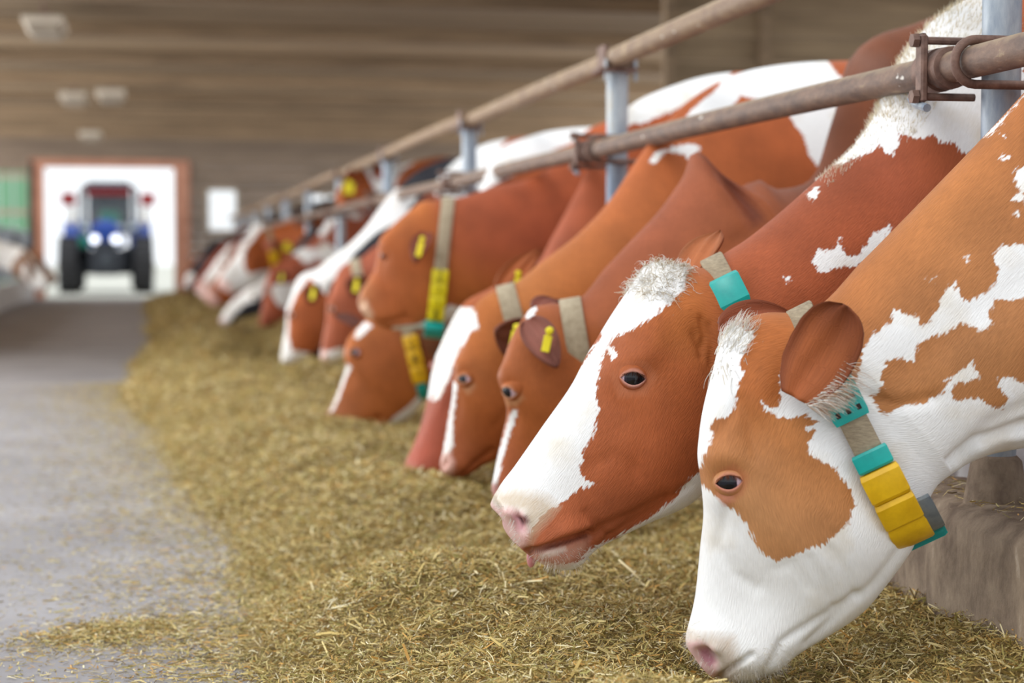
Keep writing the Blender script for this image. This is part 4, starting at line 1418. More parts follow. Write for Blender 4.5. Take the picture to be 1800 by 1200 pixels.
whiskers(c2, o2, P_(925, 975, 1060, 955, 1040, 1010, 930, 1010), 200, .013, WHITES, 5)
whiskers(c2, o2, P_(860, 870, 900, 900, 920, 960, 850, 960), 60, .016, WHITES, 6)
whiskers(c1, o1, P_(1280, 1150, 1400, 1120, 1370, 1210, 1280, 1210), 300, .013, WHITES, 7)
whiskers(c1, o1, P_(1200, 1090, 1240, 1090, 1260, 1200, 1200, 1200), 60, .014, WHITES, 8)

LO = dict(seg=96, step=(0.0055, 0.028))
HERDG = 'cows eating along the feed fence'

# ---------- third cow: all red-brown, two yellow ear tags, skin fold on the neck
st = [('p', 0, 869, 868, 884, 884), ('p', .5, 866, 856, 906, 884), ('p', 1, 869, 838, 930, 872), ('p', 2, 876, 800, 972, 848), ('p', 3, 885, 760, 1005, 820), ('p', 4, 893, 720, 1036, 792),
      ('p', 5, 883, 668, 1064, 762), ('p', 6, 890, 625, 1084, 736), ('p', 7, 910, 575, 1100, 708), ('p', 8, 938, 540, 1116, 682), ('p', 9, 962, 534, 1130, 668),
      ('p', 10, 1008, 530, 1160, 655, 4.5), ('p', 10.4, 1064, 471, 1215, 640, 4.52), ('p', 10.8, 1115, 417, 1280, 625, 4.54), ('p', 11.2, 1155, 375, 1350, 615, 4.56), ('p', 11.5, 1197, 318, 1420, 612, 4.58),
      ('p', 11.8, 1230, 264, 1480, 615, 4.6), ('p', 12, 1290, 318, 1530, 622, 4.62), ('p', 12.3, 1375, 332, 1580, 632, 4.66), ('p', 12.5, 1430, 312, 1610, 640, 4.7),
      ('p', 12.8, 1472, 200, 1660, 660, 4.74), ('p', 13, 1532, 88, 1730, 690, 4.78), ('p', 13.3, 1615, 40, 1830, 720, 4.8), ('p', 13.5, 1725, 4, 1920, 740, 4.82)]
c3 = cow_surface(st + trunk(2.45, .5, 4.35, back=1.46, y2=4.3, r0=13.6), 4.5, psi=-6, scale=.95, wmul=([0, 9, 11, 12, 13, 14, 17], [1, 1, 1.05, 1.1, .82, .95, 1]), **LO)
D = bump(c3, 885, 660, 24, 18, .008, rmin=4, rmax=7) + bump(c3, 1292, 330, 18, 70, -.045, -38, rmin=11) + bump(c3, 1262, 325, 11, 66, .024, -38, rmin=11) + bump(c3, 1335, 335, 14, 60, .024, -38, rmin=11)
D += bump(c3, 1540, 120, 60, 60, .035, rmin=12) + groove(c3, P_(1240, 480, 1300, 420, 1340, 400), 16, .006, rmin=10.5)
push(c3, D)
coat_by(c3, [(0, (146, 74, 50), (160, 86, 52), RED), (4, (162, 90, 50), (166, 94, 50), (168, 96, 52)), (8, (152, 84, 46), (166, 96, 54), RED), (11, (146, 80, 54), (158, 88, 50), RED), (12, (150, 84, 56), (160, 90, 52), RED), (12.6, (112, 62, 38), (122, 64, 36), RED), (13.4, (116, 66, 40), (110, 60, 36), RED), (14, RED, RED, RED), (17, RED, RED, RED)])  # shoulder stops darker than the rest, shade put into the coat colour
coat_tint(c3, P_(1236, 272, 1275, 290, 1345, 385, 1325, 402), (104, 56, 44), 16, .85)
coat_tint(c3, P_(1500, 90, 1560, 95, 1580, 150, 1500, 160), (120, 84, 70), 30, .8)
mark_white(c3, P_(855, 872, 866, 830, 886, 765, 898, 722, 908, 722, 896, 765, 882, 810, 878, 835, 868, 872), rmax=5)
mark_white(c3, P_(924, 560, 930, 538, 944, 530, 942, 545, 932, 568), rmin=6, rmax=8.4)
mark_white(c3, P_(1430, 318, 1465, 298, 1468, 306, 1440, 322), rmin=11)
paint(c3, P_(850, 848, 874, 850, 876, 866, 866, 890, 850, 890), (206, 150, 146), 8, .9, rmax=2)
paint(c3, P_(884, 690, 910, 678, 920, 700, 906, 716, 890, 712), (198, 148, 108), 10, .7, rmin=3, rmax=7)
muzzle_detail(c3)
o3 = finish(c3, 'cow', 'plain red-brown cow with a dark skin fold on the neck, beside the white-blazed cow', body_x=(2.5, 3.7, 4.33))
eye_parts(c3, o3, 899, 687, look=(-.45, .0), size=1.0, rim=(190, 140, 110), open_=1.1)
ear(c3, o3, (928, 560), (980, 646), .088, c3.v + RT * .3, col=(150, 84, 60), inner=(150, 96, 84), dd=-.13, dt=-.16, cup=.35, tagc=(961, 604, -.175, .040, .020, 78 - 90, 10))
ear(c3, o3, (940, 540), (985, 532), .07, np.array([0, 0, .9]) + c3.v * .3, col=(126, 66, 52), inner=(126, 70, 56), dd=.06, dt=.12, cup=.3)
collar(c3, o3, (1003, 533), (1030, 690), width=.055, mat='straplight', items=(('number_block', 'yellow', 646, 668, .05, .012),))

# ---------- fourth cow: orange-brown, thin blaze, pale blotch on the poll
st = [('p', 0, 778, 822, 794, 836), ('p', .5, 776, 810, 812, 838), ('p', 1, 779, 794, 828, 832), ('p', 2, 784, 765, 852, 816), ('p', 3, 790, 735, 876, 806), ('p', 4, 797, 700, 900, 786),
      ('p', 5, 800, 662, 922, 756), ('p', 6, 808, 622, 938, 728), ('p', 7, 822, 572, 950, 694), ('p', 8, 842, 528, 960, 655), ('p', 9, 866, 512, 972, 630),
      ('p', 10, 892, 505, 990, 610, 5.2), ('p', 10.5, 950, 462, 1030, 592, 5.22), ('p', 11, 1013, 414, 1095, 574, 5.25), ('p', 11.5, 1070, 355, 1180, 562, 5.28),
      ('p', 11.9, 1121, 279, 1270, 562, 5.33), ('p', 12.2, 1150, 240, 1350, 575, 5.37), ('p', 12.6, 1195, 190, 1410, 600, 5.42), ('p', 13.0, 1280, 136, 1500, 640, 5.48), ('p', 13.4, 1380, 113, 1600, 670, 5.52)]
c4 = cow_surface(st + trunk(2.12, .5, 5.1, back=1.375, y2=5.05), 5.2, psi=-4, scale=.95, wmul=([0, 11, 12.5, 14, 17], [1, 1, .9, .9, 1]), **LO)
push(c4, bump(c4, 803, 640, 20, 14, .008, rmin=4, rmax=7) + bump(c4, 850, 730, 60, 60, .008) + groove(c4, P_(870, 745, 890, 720), 6, .003) + bump(c4, 786, 822, 16, 12, .006, rmax=2))
coat_by(c4, [(0, (150, 84, 58), (160, 90, 60), RED), (4, (150, 82, 48), (164, 92, 50), RED), (8, ORANGE, (174, 104, 54), ORANGE), (10, (178, 110, 58), (180, 108, 56), ORANGE), (12, (170, 92, 50), (176, 100, 52), ORANGE), (14, (170, 84, 44), (164, 80, 44), RED), (17, RED, RED, RED)])
mark_white(c4, P_(776, 805, 780, 790, 790, 730, 794, 690, 796, 668, 806, 668, 802, 690, 796, 730, 797, 780, 790, 800, 782, 810), rmax=5)
mark_white(c4, P_(806, 600, 808, 560, 822, 542, 836, 548, 842, 578, 828, 582, 812, 610), rmin=5.5, rmax=8.6)
mark_white(c4, P_(1140, 286, 1150, 268, 1180, 258, 1222, 250, 1232, 262, 1214, 286, 1204, 272, 1170, 266, 1152, 288), rmin=11)
mark_white(c4, P_(1198, 215, 1222, 186, 1260, 158, 1280, 120, 1440, 90, 1456, 108, 1472, 130, 1490, 145, 1484, 230, 1470, 300, 1450, 310, 1420, 270, 1415, 240, 1400, 225, 1380, 190, 1340, 176, 1300, 168, 1288, 185, 1240, 215), rmin=12)
paint(c4, P_(770, 798, 792, 796, 800, 812, 794, 842, 770, 842), (216, 170, 158), 8, .9, rmax=2)
paint(c4, P_(806, 672, 826, 664, 836, 680, 822, 694), (196, 146, 108), 8, .7, rmin=3, rmax=7)
muzzle_detail(c4)
o4 = finish(c4, 'cow', 'orange-brown cow with a thin blaze and beige collar, just in front of the second post', body_x=(2.3, 3.5, 5.08))
eye_parts(c4, o4, 816, 666, look=(-.45, 0), size=.95, rim=(186, 134, 104))
ear(c4, o4, (922, 598), (870, 578), .125, c4.v + RT * -.2, col=(120, 62, 46), inner=(128, 74, 56), dd=-.17, dt=-.23, cup=.5, tagc=(904, 598, -.25, .050, .026, 78 - 90, 25))
collar(c4, o4, (889, 506), (925, 640), width=.055, mat='straplight')

# ---------- fifth cow: dark red face with white blaze, seen half from the front
st = [('p', 0, 712, 842, 722, 856), ('p', .5, 712, 832, 735, 858), ('p', 1, 720, 812, 758, 848), ('p', 2, 734, 778, 792, 824), ('p', 3, 748, 736, 822, 796), ('p', 4, 760, 696, 845, 764),
      ('p', 5, 772, 650, 862, 735), ('p', 6, 784, 612, 876, 706), ('p', 7, 800, 570, 888, 676), ('p', 8, 820, 532, 900, 640), ('p', 9, 860, 508, 920, 610, 5.84),
      ('p', 10, 905, 486, 950, 585, 5.95), ('p', 10.5, 945, 462, 990, 565, 6.05), ('p', 11, 972, 416, 1040, 545, 6.18), ('p', 11.5, 1007, 349, 1110, 535, 6.28), ('p', 11.9, 1033, 296, 1180, 535, 6.33), ('p', 12.3, 1052, 246, 1250, 545, 6.38),
      ('p', 12.7, 1102, 190, 1330, 570, 6.42), ('p', 13, 1180, 152, 1420, 600, 6.45), ('p', 13.4, 1290, 127, 1520, 615, 6.48)]
c5 = cow_surface(st + trunk(2.25, .5, 6.05, back=1.42, y2=6.0), 5.8, psi=24, scale=.98, wmul=([0, 9, 12, 14, 17], [1, 1, .95, .85, .9]), **LO)
coat_by(c5, [(0, (166, 80, 62), (166, 84, 62), RED), (4, (150, 74, 52), (150, 76, 52), RED), (8, RED, RED, RED), (11, (158, 84, 58), (156, 84, 54), RED), (12.5, (168, 82, 44), (168, 84, 44), RED), (17, RED, RED, RED)])
mark_white(c5, P_(760, 706, 768, 640, 782, 600, 800, 575, 800, 540, 830, 540, 842, 560, 812, 600, 800, 640, 788, 668, 772, 700), rmin=3, rmax=8.6)
mark_white(c5, P_(1090, 240, 1108, 216, 1130, 218, 1150, 206, 1180, 196, 1230, 172, 1275, 150, 1300, 100, 1080, 150), rmin=12)
paint(c5, P_(700, 838, 716, 836, 724, 850, 716, 862, 700, 862), (196, 140, 132), 8, .8, rmax=1)
muzzle_detail(c5)
o5 = finish(c5, 'cow', 'dark red cow behind the thin-blazed one, face with a slanting white blaze', body_x=(2.4, 3.6, 6.02))
eye_parts(c5, o5, 806, 650, size=.9, rim=(160, 100, 80))
ear(c5, o5, (875, 512), (950, 438), .085, c5.v - RT * .3, col=(160, 86, 50), inner=(170, 96, 58), dd=-.10, dt=-.14, cup=.25, tagc=(911, 493, -.14, .020, .022, 0, 0))

# ---------- sixth cow: head held level, grey strap, yellow number collar and round weight
st = [('p', 0, 634, 540, 646, 558), ('p', .5, 631, 528, 658, 568), ('p', 1, 636, 512, 674, 576), ('p', 2, 648, 492, 700, 579), ('p', 3, 660, 470, 726, 577), ('p', 4, 664, 446, 750, 575),
      ('p', 5, 670, 420, 774, 570), ('p', 6, 690, 398, 792, 563), ('p', 7, 716, 374, 808, 552), ('p', 8, 744, 354, 826, 542), ('p', 9, 776, 352, 850, 534),
      ('p', 10, 815, 345, 885, 528, 6.92), ('p', 10.6, 870, 327, 945, 528, 6.95), ('p', 11.2, 930, 314, 1010, 530, 7.0), ('p', 11.7, 972, 290, 1070, 538, 7.05), ('p', 12.1, 1002, 254, 1140, 550, 7.1), ('p', 12.5, 1040, 224, 1210, 560, 7.15), ('p', 13, 1100, 206, 1300, 590, 7.2), ('p', 13.4, 1190, 192, 1390, 600, 7.25)]
c6 = cow_surface(st + trunk(2.3, .5, 6.8, back=1.36, y2=6.75), 6.9, psi=-8, scale=1.0, wmul=([0, 12, 14, 17], [1, .95, .85, .9]), **LO)
push(c6, bump(c6, 745, 520, 40, 40, .010) + bump(c6, 675, 448, 14, 12, -.008))
coat_by(c6, [(0, (196, 140, 96), (176, 106, 66), ORANGE), (3, (168, 90, 48), (170, 94, 52), (176, 100, 56)), (8, ORANGE, (168, 92, 50), ORANGE), (9, (150, 76, 46), (160, 84, 50), ORANGE), (11, (156, 78, 48), (154, 76, 48), RED), (12.5, (172, 84, 42), (164, 80, 44), RED), (17, RED, RED, RED)])
mark_white(c6, P_(690, 574, 735, 570, 760, 555, 790, 535, 815, 542, 830, 600, 690, 600), rmax=9.5)
mark_white(c6, P_(990, 290, 1000, 245, 1030, 222, 1062, 212, 1062, 180, 980, 220, 960, 290), rmin=11.5)
paint(c6, P_(622, 530, 644, 528, 656, 552, 648, 572, 622, 572), (214, 178, 150), 10, .8, rmax=2)
muzzle_detail(c6)
o6 = finish(c6, 'cow', 'orange-red cow holding its head level, yellow number collar and round teal weight', body_x=(2.5, 3.7, 6.78))
eye_parts(c6, o6, 675, 448, size=.8, rim=(130, 84, 70), open_=.7)
ear(c6, o6, (750, 408), (730, 462), .085, c6.v - RT * .5, col=(110, 62, 50), inner=(124, 66, 48), dd=-.13, dt=-.20, cup=.45, tagc=(738, 438, -.235, .055, .022, -14, 15))
ear(c6, o6, (735, 356), (770, 362), .07, np.array([0, 0, 1.0]) - RT * .3, col=(128, 66, 46), inner=(140, 74, 48), dd=.05, dt=.10, cup=.3)
col6 = collar(c6, o6, (787, 360), (762, 590), width=.050, rmin=5, mat='straplight', items=(('number_block', 'lemon', 474, 496, .062, .012), ('number_block', 'lemon', 497, 519, .062, .012), ('number_block', 'lemon', 520, 541, .062, .012), ('number_block', 'lemon', 542, 560, .062, .012),
                                                                                  ('weight', 'teal', 562, 580, .075, .035)), hang=.01,
              digits=(('7', 480, .022, .0205), ('4', 491, .022, .0205), ('1', 508, .022, .0205), ('1', 530, .022, .0205), ('8', 546, .022, .0205), ('4', 556, .022, .0205)))

# ---------- seventh cow: lower head under the sixth, dark muzzle
st = [('p', 0, 574, 740, 582, 752), ('p', .5, 575, 728, 598, 757), ('p', 1, 581, 716, 622, 755), ('p', 2, 590, 698, 652, 752), ('p', 3, 600, 672, 680, 748), ('p', 4, 609, 645, 706, 742),
      ('p', 5, 606, 620, 726, 728), ('p', 6, 613, 596, 742, 710), ('p', 7, 634, 570, 756, 690), ('p', 8, 660, 550, 768, 668), ('p', 9, 692, 534, 788, 645), ('p', 10, 740, 500, 820, 610, 7.52), ('p', 10.7, 790, 440, 870, 580, 7.56),
      ('p', 11.3, 830, 370, 930, 560, 7.62), ('p', 11.8, 850, 318, 985, 550, 7.68), ('p', 12.2, 874, 268, 1040, 560, 7.75), ('p', 12.7, 930, 240, 1110, 570, 7.8), ('p', 13.2, 1000, 226, 1200, 590, 7.85)]
c7 = cow_surface(st + trunk(2.15, .5, 7.5, back=1.34, y2=7.45), 7.5, psi=-6, scale=.92, wmul=([0, 12, 14, 17], [1, .95, .85, .9]), **LO)
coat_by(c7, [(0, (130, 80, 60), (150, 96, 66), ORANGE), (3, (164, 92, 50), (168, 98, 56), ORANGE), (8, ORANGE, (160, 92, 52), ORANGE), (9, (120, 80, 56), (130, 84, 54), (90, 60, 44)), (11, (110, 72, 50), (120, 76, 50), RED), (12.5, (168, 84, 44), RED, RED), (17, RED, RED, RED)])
mark_white(c7, P_(580, 728, 586, 722, 596, 700, 610, 660, 618, 645, 610, 640, 598, 680, 584, 715), rmax=5)
mark_white(c7, P_(676, 752, 690, 735, 720, 712, 738, 692, 748, 712, 735, 730, 700, 760), rmax=9)
mark_white(c7, P_(622, 592, 628, 580, 642, 565, 655, 572, 640, 588, 628, 596), rmin=5, rmax=9)
mark_white(c7, P_(830, 345, 880, 318, 930, 296, 975, 262, 1060, 235, 1060, 100, 820, 200), rmin=11.5)
paint(c7, P_(560, 740, 578, 736, 584, 750, 576, 760, 560, 760), (222, 170, 170), 6, .9, rmax=1)
paint(c7, P_(582, 742, 600, 738, 616, 744, 612, 756, 588, 762), (50, 44, 50), 8, .9, rmax=1.6)
muzzle_detail(c7)
o7 = finish(c7, 'cow', 'orange-brown cow with dark muzzle, head low beneath the level-headed cow', body_x=(2.3, 3.5, 7.48))
eye_parts(c7, o7, 626, 620, look=(-.5, .1), size=1.05, rim=(150, 100, 80), open_=1.15)
ear(c7, o7, (636, 572), (588, 553), .05, c7.v + np.array([0, 0, .4]), col=(110, 66, 54), inner=(100, 60, 50), dd=.08, dt=.16, cup=.3)
collar(c7, o7, (705, 528), (748, 706), width=.050, rmin=7.2, rmax=10.8, mat='strap', items=(('number_block', 'yellow', 590, 614, .062, .012), ('number_block', 'yellow', 615, 642, .062, .012), ('number_block', 'yellow', 643, 671, .062, .012), ('weight', 'teal', 673, 706, .040, .012)), hang=.008, digits=(('1', 600, .024, .0205), ('7', 612, .024, .0205), ('8', 630, .028, .0205), ('1', 655, .024, .0205)))


# ---------- cows further down: two far outlines, then copies with coats of their own
def far_pair():
    st = [('p', 0, 385, 564, 390, 572), ('p', 1, 390, 553, 408, 568), ('p', 2, 399, 540, 422, 560), ('p', 3, 410, 527, 438, 556), ('p', 4, 422, 517, 452, 552), ('p', 5, 434, 507, 464, 549), ('p', 6, 444, 501, 474, 546), ('p', 7, 454, 496, 484, 543), ('p', 8, 464, 490, 492, 540),
          ('p', 9, 474, 484, 502, 538), ('p', 10, 486, 473, 516, 533), ('p', 11, 502, 456, 540, 530), ('p', 12, 520, 432, 575, 528), ('p', 12.6, 540, 408, 605, 530), ('p', 13.2, 575, 392, 640, 536)]
    a = cow_surface(st + trunk(2.1, .5, 15.8, back=1.34), 16.0, psi=0, seg=40, step=(.014, .05), scale=1.0)
    st = [('p', 0, 381, 498, 388, 508), ('p', 1, 386, 486, 405, 516), ('p', 2, 395, 474, 420, 512), ('p', 3, 404, 462, 432, 506), ('p', 4, 413, 450, 444, 500), ('p', 5, 421, 438, 455, 492), ('p', 6, 429, 428, 463, 486), ('p', 7, 438, 418, 471, 478), ('p', 8, 447, 408, 479, 470),
          ('p', 9, 456, 405, 488, 464), ('p', 10, 470, 402, 502, 460), ('p', 11, 484, 398, 520, 462), ('p', 12, 500, 392, 545, 470), ('p', 12.6, 520, 384, 580, 480), ('p', 13.2, 550, 374, 610, 490)]
    b = cow_surface(st + trunk(2.1, .5, 17.3, back=1.34), 17.6, psi=6, seg=40, step=(.014, .05), scale=1.0)
    return a, b


BLK, CREAM = (44, 44, 50), (150, 112, 88)
c11, c12 = far_pair()
coat_by(c11, [(0, BLK, BLK, BLK), (17, BLK, BLK, BLK)])
mark_white(c11, P_(370, 560, 400, 520, 440, 485, 470, 485, 470, 510, 452, 528, 430, 535, 410, 555, 400, 580, 370, 580), rmax=9)
muzzle_detail(c11)
o11 = finish(c11, 'cow', 'black cow with a white face stretched flat over the feed, far down the row', body_x=(2.3, 3.5, 15.8))
eye_parts(c11, o11, 446, 522, size=1.0)
ear(c11, o11, (470, 500), (484, 518), .10, c11.v, col=(60, 54, 56), inner=(70, 60, 60), dd=-.12, dt=-.2, tagc=(483, 517, -.26, .065, .06, 0, 0))
collar(c11, o11, (478, 482), (500, 545), mat='strap', width=.05, items=(('number_block', 'lemon', 532, 546, .07, .02),))
coat_by(c12, [(0, RED, RED, RED), (17, RED, RED, RED)])
mark_white(c12, P_(360, 510, 400, 440, 440, 395, 460, 400, 446, 420, 432, 436, 428, 465, 436, 482, 470, 474, 490, 480, 450, 540, 360, 540), rmax=9.2)
paint(c12, P_(370, 490, 392, 488, 410, 500, 408, 530, 370, 530), (222, 180, 172), 10, .8, rmax=1.5)
muzzle_detail(c12)
o12 = finish(c12, 'cow', 'white-faced cow with one red cheek patch, pink nose just above the black cow', body_x=(2.3, 3.5, 17.3))
eye_parts(c12, o12, 432, 450, size=1.0)
ear(c12, o12, (462, 425), (482, 440), .11, c12.v, col=(140, 74, 50), inner=(150, 84, 60), dd=-.12, dt=-.2, tagc=(505, 435, -.26, .065, .075, 0, 0))
collar(c12, o12, (474, 401), (484, 470), mat='strap', width=.06, items=(('number_block', 'yellow', 440, 456, .09, .02), ('number_block', 'yellow', 457, 474, .08, .02)))

import copy as _copy


def far_cow(src, so, label, muzzle=None, dY=None, dX=0.0, dZ=0.0, paintfn=None, earcol=None, group=HERDG, keep_collar=True, flip=False):
    c = _copy.copy(src)
    c.white = np.full(src.G.shape[:2], -1.0); c.skin = np.zeros(src.G.shape[:2] + (4,)); c.coat = src.coat.copy()
    r = so.copy(); COL.objects.link(r)
    me = so.data.copy(); r.data = me
    r['label'] = label; r['group'] = group
    if muzzle:
        tgt = at(*muzzle); s0 = src.G[2].mean(0)
        dX, dY, dZ = tgt - s0
        dZ = max(-.16, min(.16, dZ))
    r.location = Vector(so.location) + Vector((dX, dY, dZ))
    if paintfn:
        paintfn(c)
        n = c.G.shape[0] * c.G.shape[1]
        tot = len(me.vertices)
        for nm, arr in (('coat', np.concatenate([c.coat.reshape(-1, 3), np.ones((n, 1))], 1)), ('skin', c.skin.reshape(-1, 4))):
            buf = np.zeros(tot * 4, np.float32); me.color_attributes[nm].data.foreach_get('color', buf)
            buf = buf.reshape(-1, 4); buf[:n] = arr; buf[n:n + 2] = arr[[0, n - 1]]
            if nm == 'coat': buf[n + 2:] = arr[n - 1]
            me.color_attributes[nm].data.foreach_set('color', buf.ravel())
        buf = np.zeros(tot, np.float32); me.attributes['patch'].data.foreach_get('value', buf)
        buf[:n] = c.white.reshape(-1); buf[n:n + 2] = buf[n - 1]
        me.attributes['patch'].data.foreach_set('value', buf)
    for ch in so.children:
        if ch.name.startswith('collar') and not keep_collar: continue
        k = ch.copy(); COL.objects.link(k); k.parent = r
        if ch.name.startswith('ear') and earcol is not None:
            k.data = ch.data.copy(); m_ = len(k.data.vertices)
            k.data.color_attributes['coat'].data.foreach_set('color', np.tile(np.append(lin(earcol), 1), (m_, 1)).astype(np.float32).ravel())
        for g in ch.children:
            if g.get('kind') == 'stuff': continue
            q = g.copy(); COL.objects.link(q); q.parent = k
    if flip:
        r.rotation_euler = (0, 0, math.pi)
    return r


def blobs(c, thr, scale, seed, rmin=0, rmax=17):
    v = vnoise(c.G.reshape(-1, 3), scale, seed).reshape(c.G.shape[:2])
    c.white = np.where(((c.role >= rmin) & (c.role <= rmax))[:, None], np.maximum(c.white, (v - thr) / scale * .6), c.white)


def solid(c, a, b=None):
    coat_by(c, [(0, a, a, a), (8, a, a, a), (9.5, b or a, b or a, b or a), (17, b or a, b or a, b or a)])


def p8(c):
    solid(c, (170, 96, 56), (168, 92, 54))
    coat_by(c, [(0, (170, 96, 56), (168, 92, 54), (168, 92, 54)), (9.2, (170, 96, 56), (168, 92, 54), (168, 92, 54)), (9.6, BLK, BLK, BLK), (17, BLK, BLK, BLK)])
    mark_white(c, P_(760, 850, 776, 780, 792, 690, 796, 650, 800, 610, 812, 560, 838, 500, 880, 490, 885, 520, 866, 550, 836, 590, 816, 640, 806, 690, 804, 740, 816, 790, 880, 800, 900, 830, 900, 870, 760, 870), rmax=9.3)
    mark_white(c, P_(870, 490, 1120, 220, 1260, 220, 1200, 330, 1110, 372, 1040, 440, 1000, 500, 950, 560, 930, 640, 880, 640, 890, 560), rmin=9.0, rmax=13)


def p9(c):
    solid(c, (160, 88, 62), (156, 84, 60))
    mark_white(c, P_(760, 850, 776, 800, 800, 806, 850, 790, 860, 830, 800, 850), rmax=3.5)
    paint(c, P_(770, 800, 800, 800, 800, 842, 770, 842), (222, 180, 170), 10, .8, rmax=2)
    blobs(c, .1, 4.0, 12, 10.5)


def p10(c):
    solid(c, BLK)
    mark_white(c, P_(800, 600, 840, 490, 1000, 360, 1140, 230, 1180, 250, 1100, 370, 1010, 470, 940, 500, 900, 560, 880, 660), rmax=12)
    mark_white(c, P_(1040, 480, 1100, 400, 1160, 320, 1200, 380, 1130, 470), rmin=9, rmax=12)
    blobs(c, .1, 4.0, 5, 11.8)


far_cow(c4, o4, 'white-nosed cow with red cheek and black and white neck, left of the level-headed cow', muzzle=(502, 634, 10.5), paintfn=p8, keep_collar=False)
o9 = far_cow(c4, o4, 'dull red cow with a short yellow collar plate, behind the level-headed cow', muzzle=(572, 630, 9.7), paintfn=p9)
kk = [k for k in o9.children if k.name.startswith('collar')][0]
far_cow(c4, o4, 'black and white cow, only its patched neck showing above the white-nosed cow', muzzle=(548, 622, 11.4), paintfn=p10, earcol=BLK, keep_collar=False)
far_cow(c5, o5, 'pale-backed red cow hidden between the low-headed cow and the dull red cow', dY=2.75, dX=.26, paintfn=lambda c: (solid(c, RED), blobs(c, -.25, 3.5, 8, 11)), keep_collar=False)
for n_, (src, so, mz, pf, ec) in enumerate((
        (c4, o4, (528, 604, 12.25), lambda c: (solid(c, (120, 60, 44)), blobs(c, .0, 4, 41)), None),
        (c4, o4, (462, 571, 15.0), lambda c: (solid(c, (150, 80, 56)), blobs(c, .1, 4, 42)), None),
        (c12, o12, (352, 515, 19.4), lambda c: (solid(c, (160, 90, 66)), blobs(c, -.1, 5, 43), paint(c, P_(360, 470, 420, 480, 420, 530, 360, 530), (220, 178, 170), 12, .8, rmax=2.5)), None),
        (c12, o12, (366, 535, 18.6), lambda c: (solid(c, RED), blobs(c, .2, 5, 44), paint(c, P_(360, 470, 405, 480, 420, 530, 360, 530), (222, 184, 176), 12, .8, rmax=2.0)), None),
        (c12, o12, (345, 505, 21.5), lambda c: (solid(c, (130, 62, 44)), blobs(c, .25, 4, 45)), None),
        (c11, o11, (336, 495, 23.0), lambda c: (solid(c, BLK), blobs(c, .2, 4, 46)), BLK),
        (c12, o12, (330, 492, 24.8), lambda c: (solid(c, BLK), blobs(c, .1, 4, 47)), BLK),
        (c11, o11, (326, 502, 26.5), lambda c: (solid(c, (120, 62, 44)), blobs(c, .3, 4, 48)), None),
        (c12, o12, (321, 498, 28.2), lambda c: (solid(c, RED), blobs(c, .1, 4, 49)), None))):
    far_cow(src, so, ['red and white blotched cow behind the black and white neck, tenth in the row', 'brown cow with white blotches just before the flat-stretched black cow',
                      'pink-nosed pale cow, upper of the pair beyond the white-faced cow', 'pink-nosed red cow, lower of the pair beyond the white-faced cow',
                      'dark red cow with few white spots, fourth from the far end of the row', 'black cow with white specks, its nose stretched flat, near the end of the row',
                      'black and white cow, third from the far end of the row', 'dark brown cow, last but one at the far end of the row', 'red cow at the very far end of the row by the red door jamb'][n_],
            muzzle=mz, paintfn=pf, earcol=ec, keep_collar=False)

# a cow standing upright behind the rail, only head and back showing over it
st = [('p', 0, 592, 352, 596, 362), ('p', 1, 592, 340, 604, 366), ('p', 2, 597, 332, 612, 366), ('p', 3, 601, 324, 618, 366), ('p', 4, 606, 316, 628, 366), ('p', 5, 612, 308, 640, 366), ('p', 6, 617, 302, 648, 364), ('p', 7, 623, 297, 655, 360), ('p', 8, 630, 292, 662, 356),
      ('p', 9, 642, 292, 672, 358), ('p', 10, 655, 294, 684, 366), ('p', 11, 675, 296, 705, 385), ('p', 12, 700, 292, 740, 420), ('p', 12.6, 730, 284, 770, 440), ('p', 13.2, 770, 276, 800, 450)]
c17 = cow_surface([s_ + (13.75,) for s_ in st] + trunk(2.25, .5, 13.5, back=1.46), 13.75, psi=20, seg=48, step=(.012, .05), scale=.9)
coat_by(c17, [(0, RED, RED, RED), (17, RED, RED, RED)])
blobs(c17, .15, 4, 61, 8)
o17 = finish(c17, 'cow', 'red cow with raised head and yellow ear tag showing above the lower rail', group='cows standing behind the fence', body_x=(2.4, 3.5, 13.5))
eye_parts(c17, o17, 624, 322, size=.9)
ear(c17, o17, (655, 306), (690, 292), .12, c17.v, col=(150, 76, 46), inner=(130, 66, 46), dd=-.1, dt=-.2)
ear(c17, o17, (634, 300), (604, 322), .12, c17.v, col=(160, 84, 46), inner=(160, 84, 46), dd=-.1, dt=-.2, tagc=(613, 331, -.3, .085, .08, 0, 0))
# two cows on the far side of the feed passage
def lp(a): return lambda c: (solid(c, a), blobs(c, .0, 4, 71))
for n_, (xx, yy_, pf, lb) in enumerate(((-1.33, 26.0, lambda c: (solid(c, (120, 84, 56)), blobs(c, .05, 4, 72)), 'brown and white cow with its head down through the left-hand fence'),
                                        (-1.40, 29.5, lambda c: (solid(c, (140, 92, 58), BLK),), 'brown-headed black cow feeding at the left-hand fence close to the tractor'))):
    r = far_cow(c12, o12, lb, dY=0, paintfn=pf, keep_collar=False, group='cows at the left-hand fence', flip=True)
    s0 = c12.G[2].mean(0) - c12.org
    r.location = Vector((xx + s0[0], yy_ + s0[1], 0.0))
    r.location.z = -0.12


# ------------------------------------------------------------------ feed on the floor
def nz2(x, y, seed, k0, octs=4):
    r = np.random.default_rng(seed)
    o = np.zeros_like(x)
    for i in range(octs):
        for _ in range(4):
            a = r.uniform(0, 6.28); k = k0 * 1.9 ** i * r.uniform(.7, 1.3)
            o += np.sin(x * math.cos(a) * k + y * math.sin(a) * k + r.uniform(0, 6.28)) / 1.7 ** i
    return o / 4


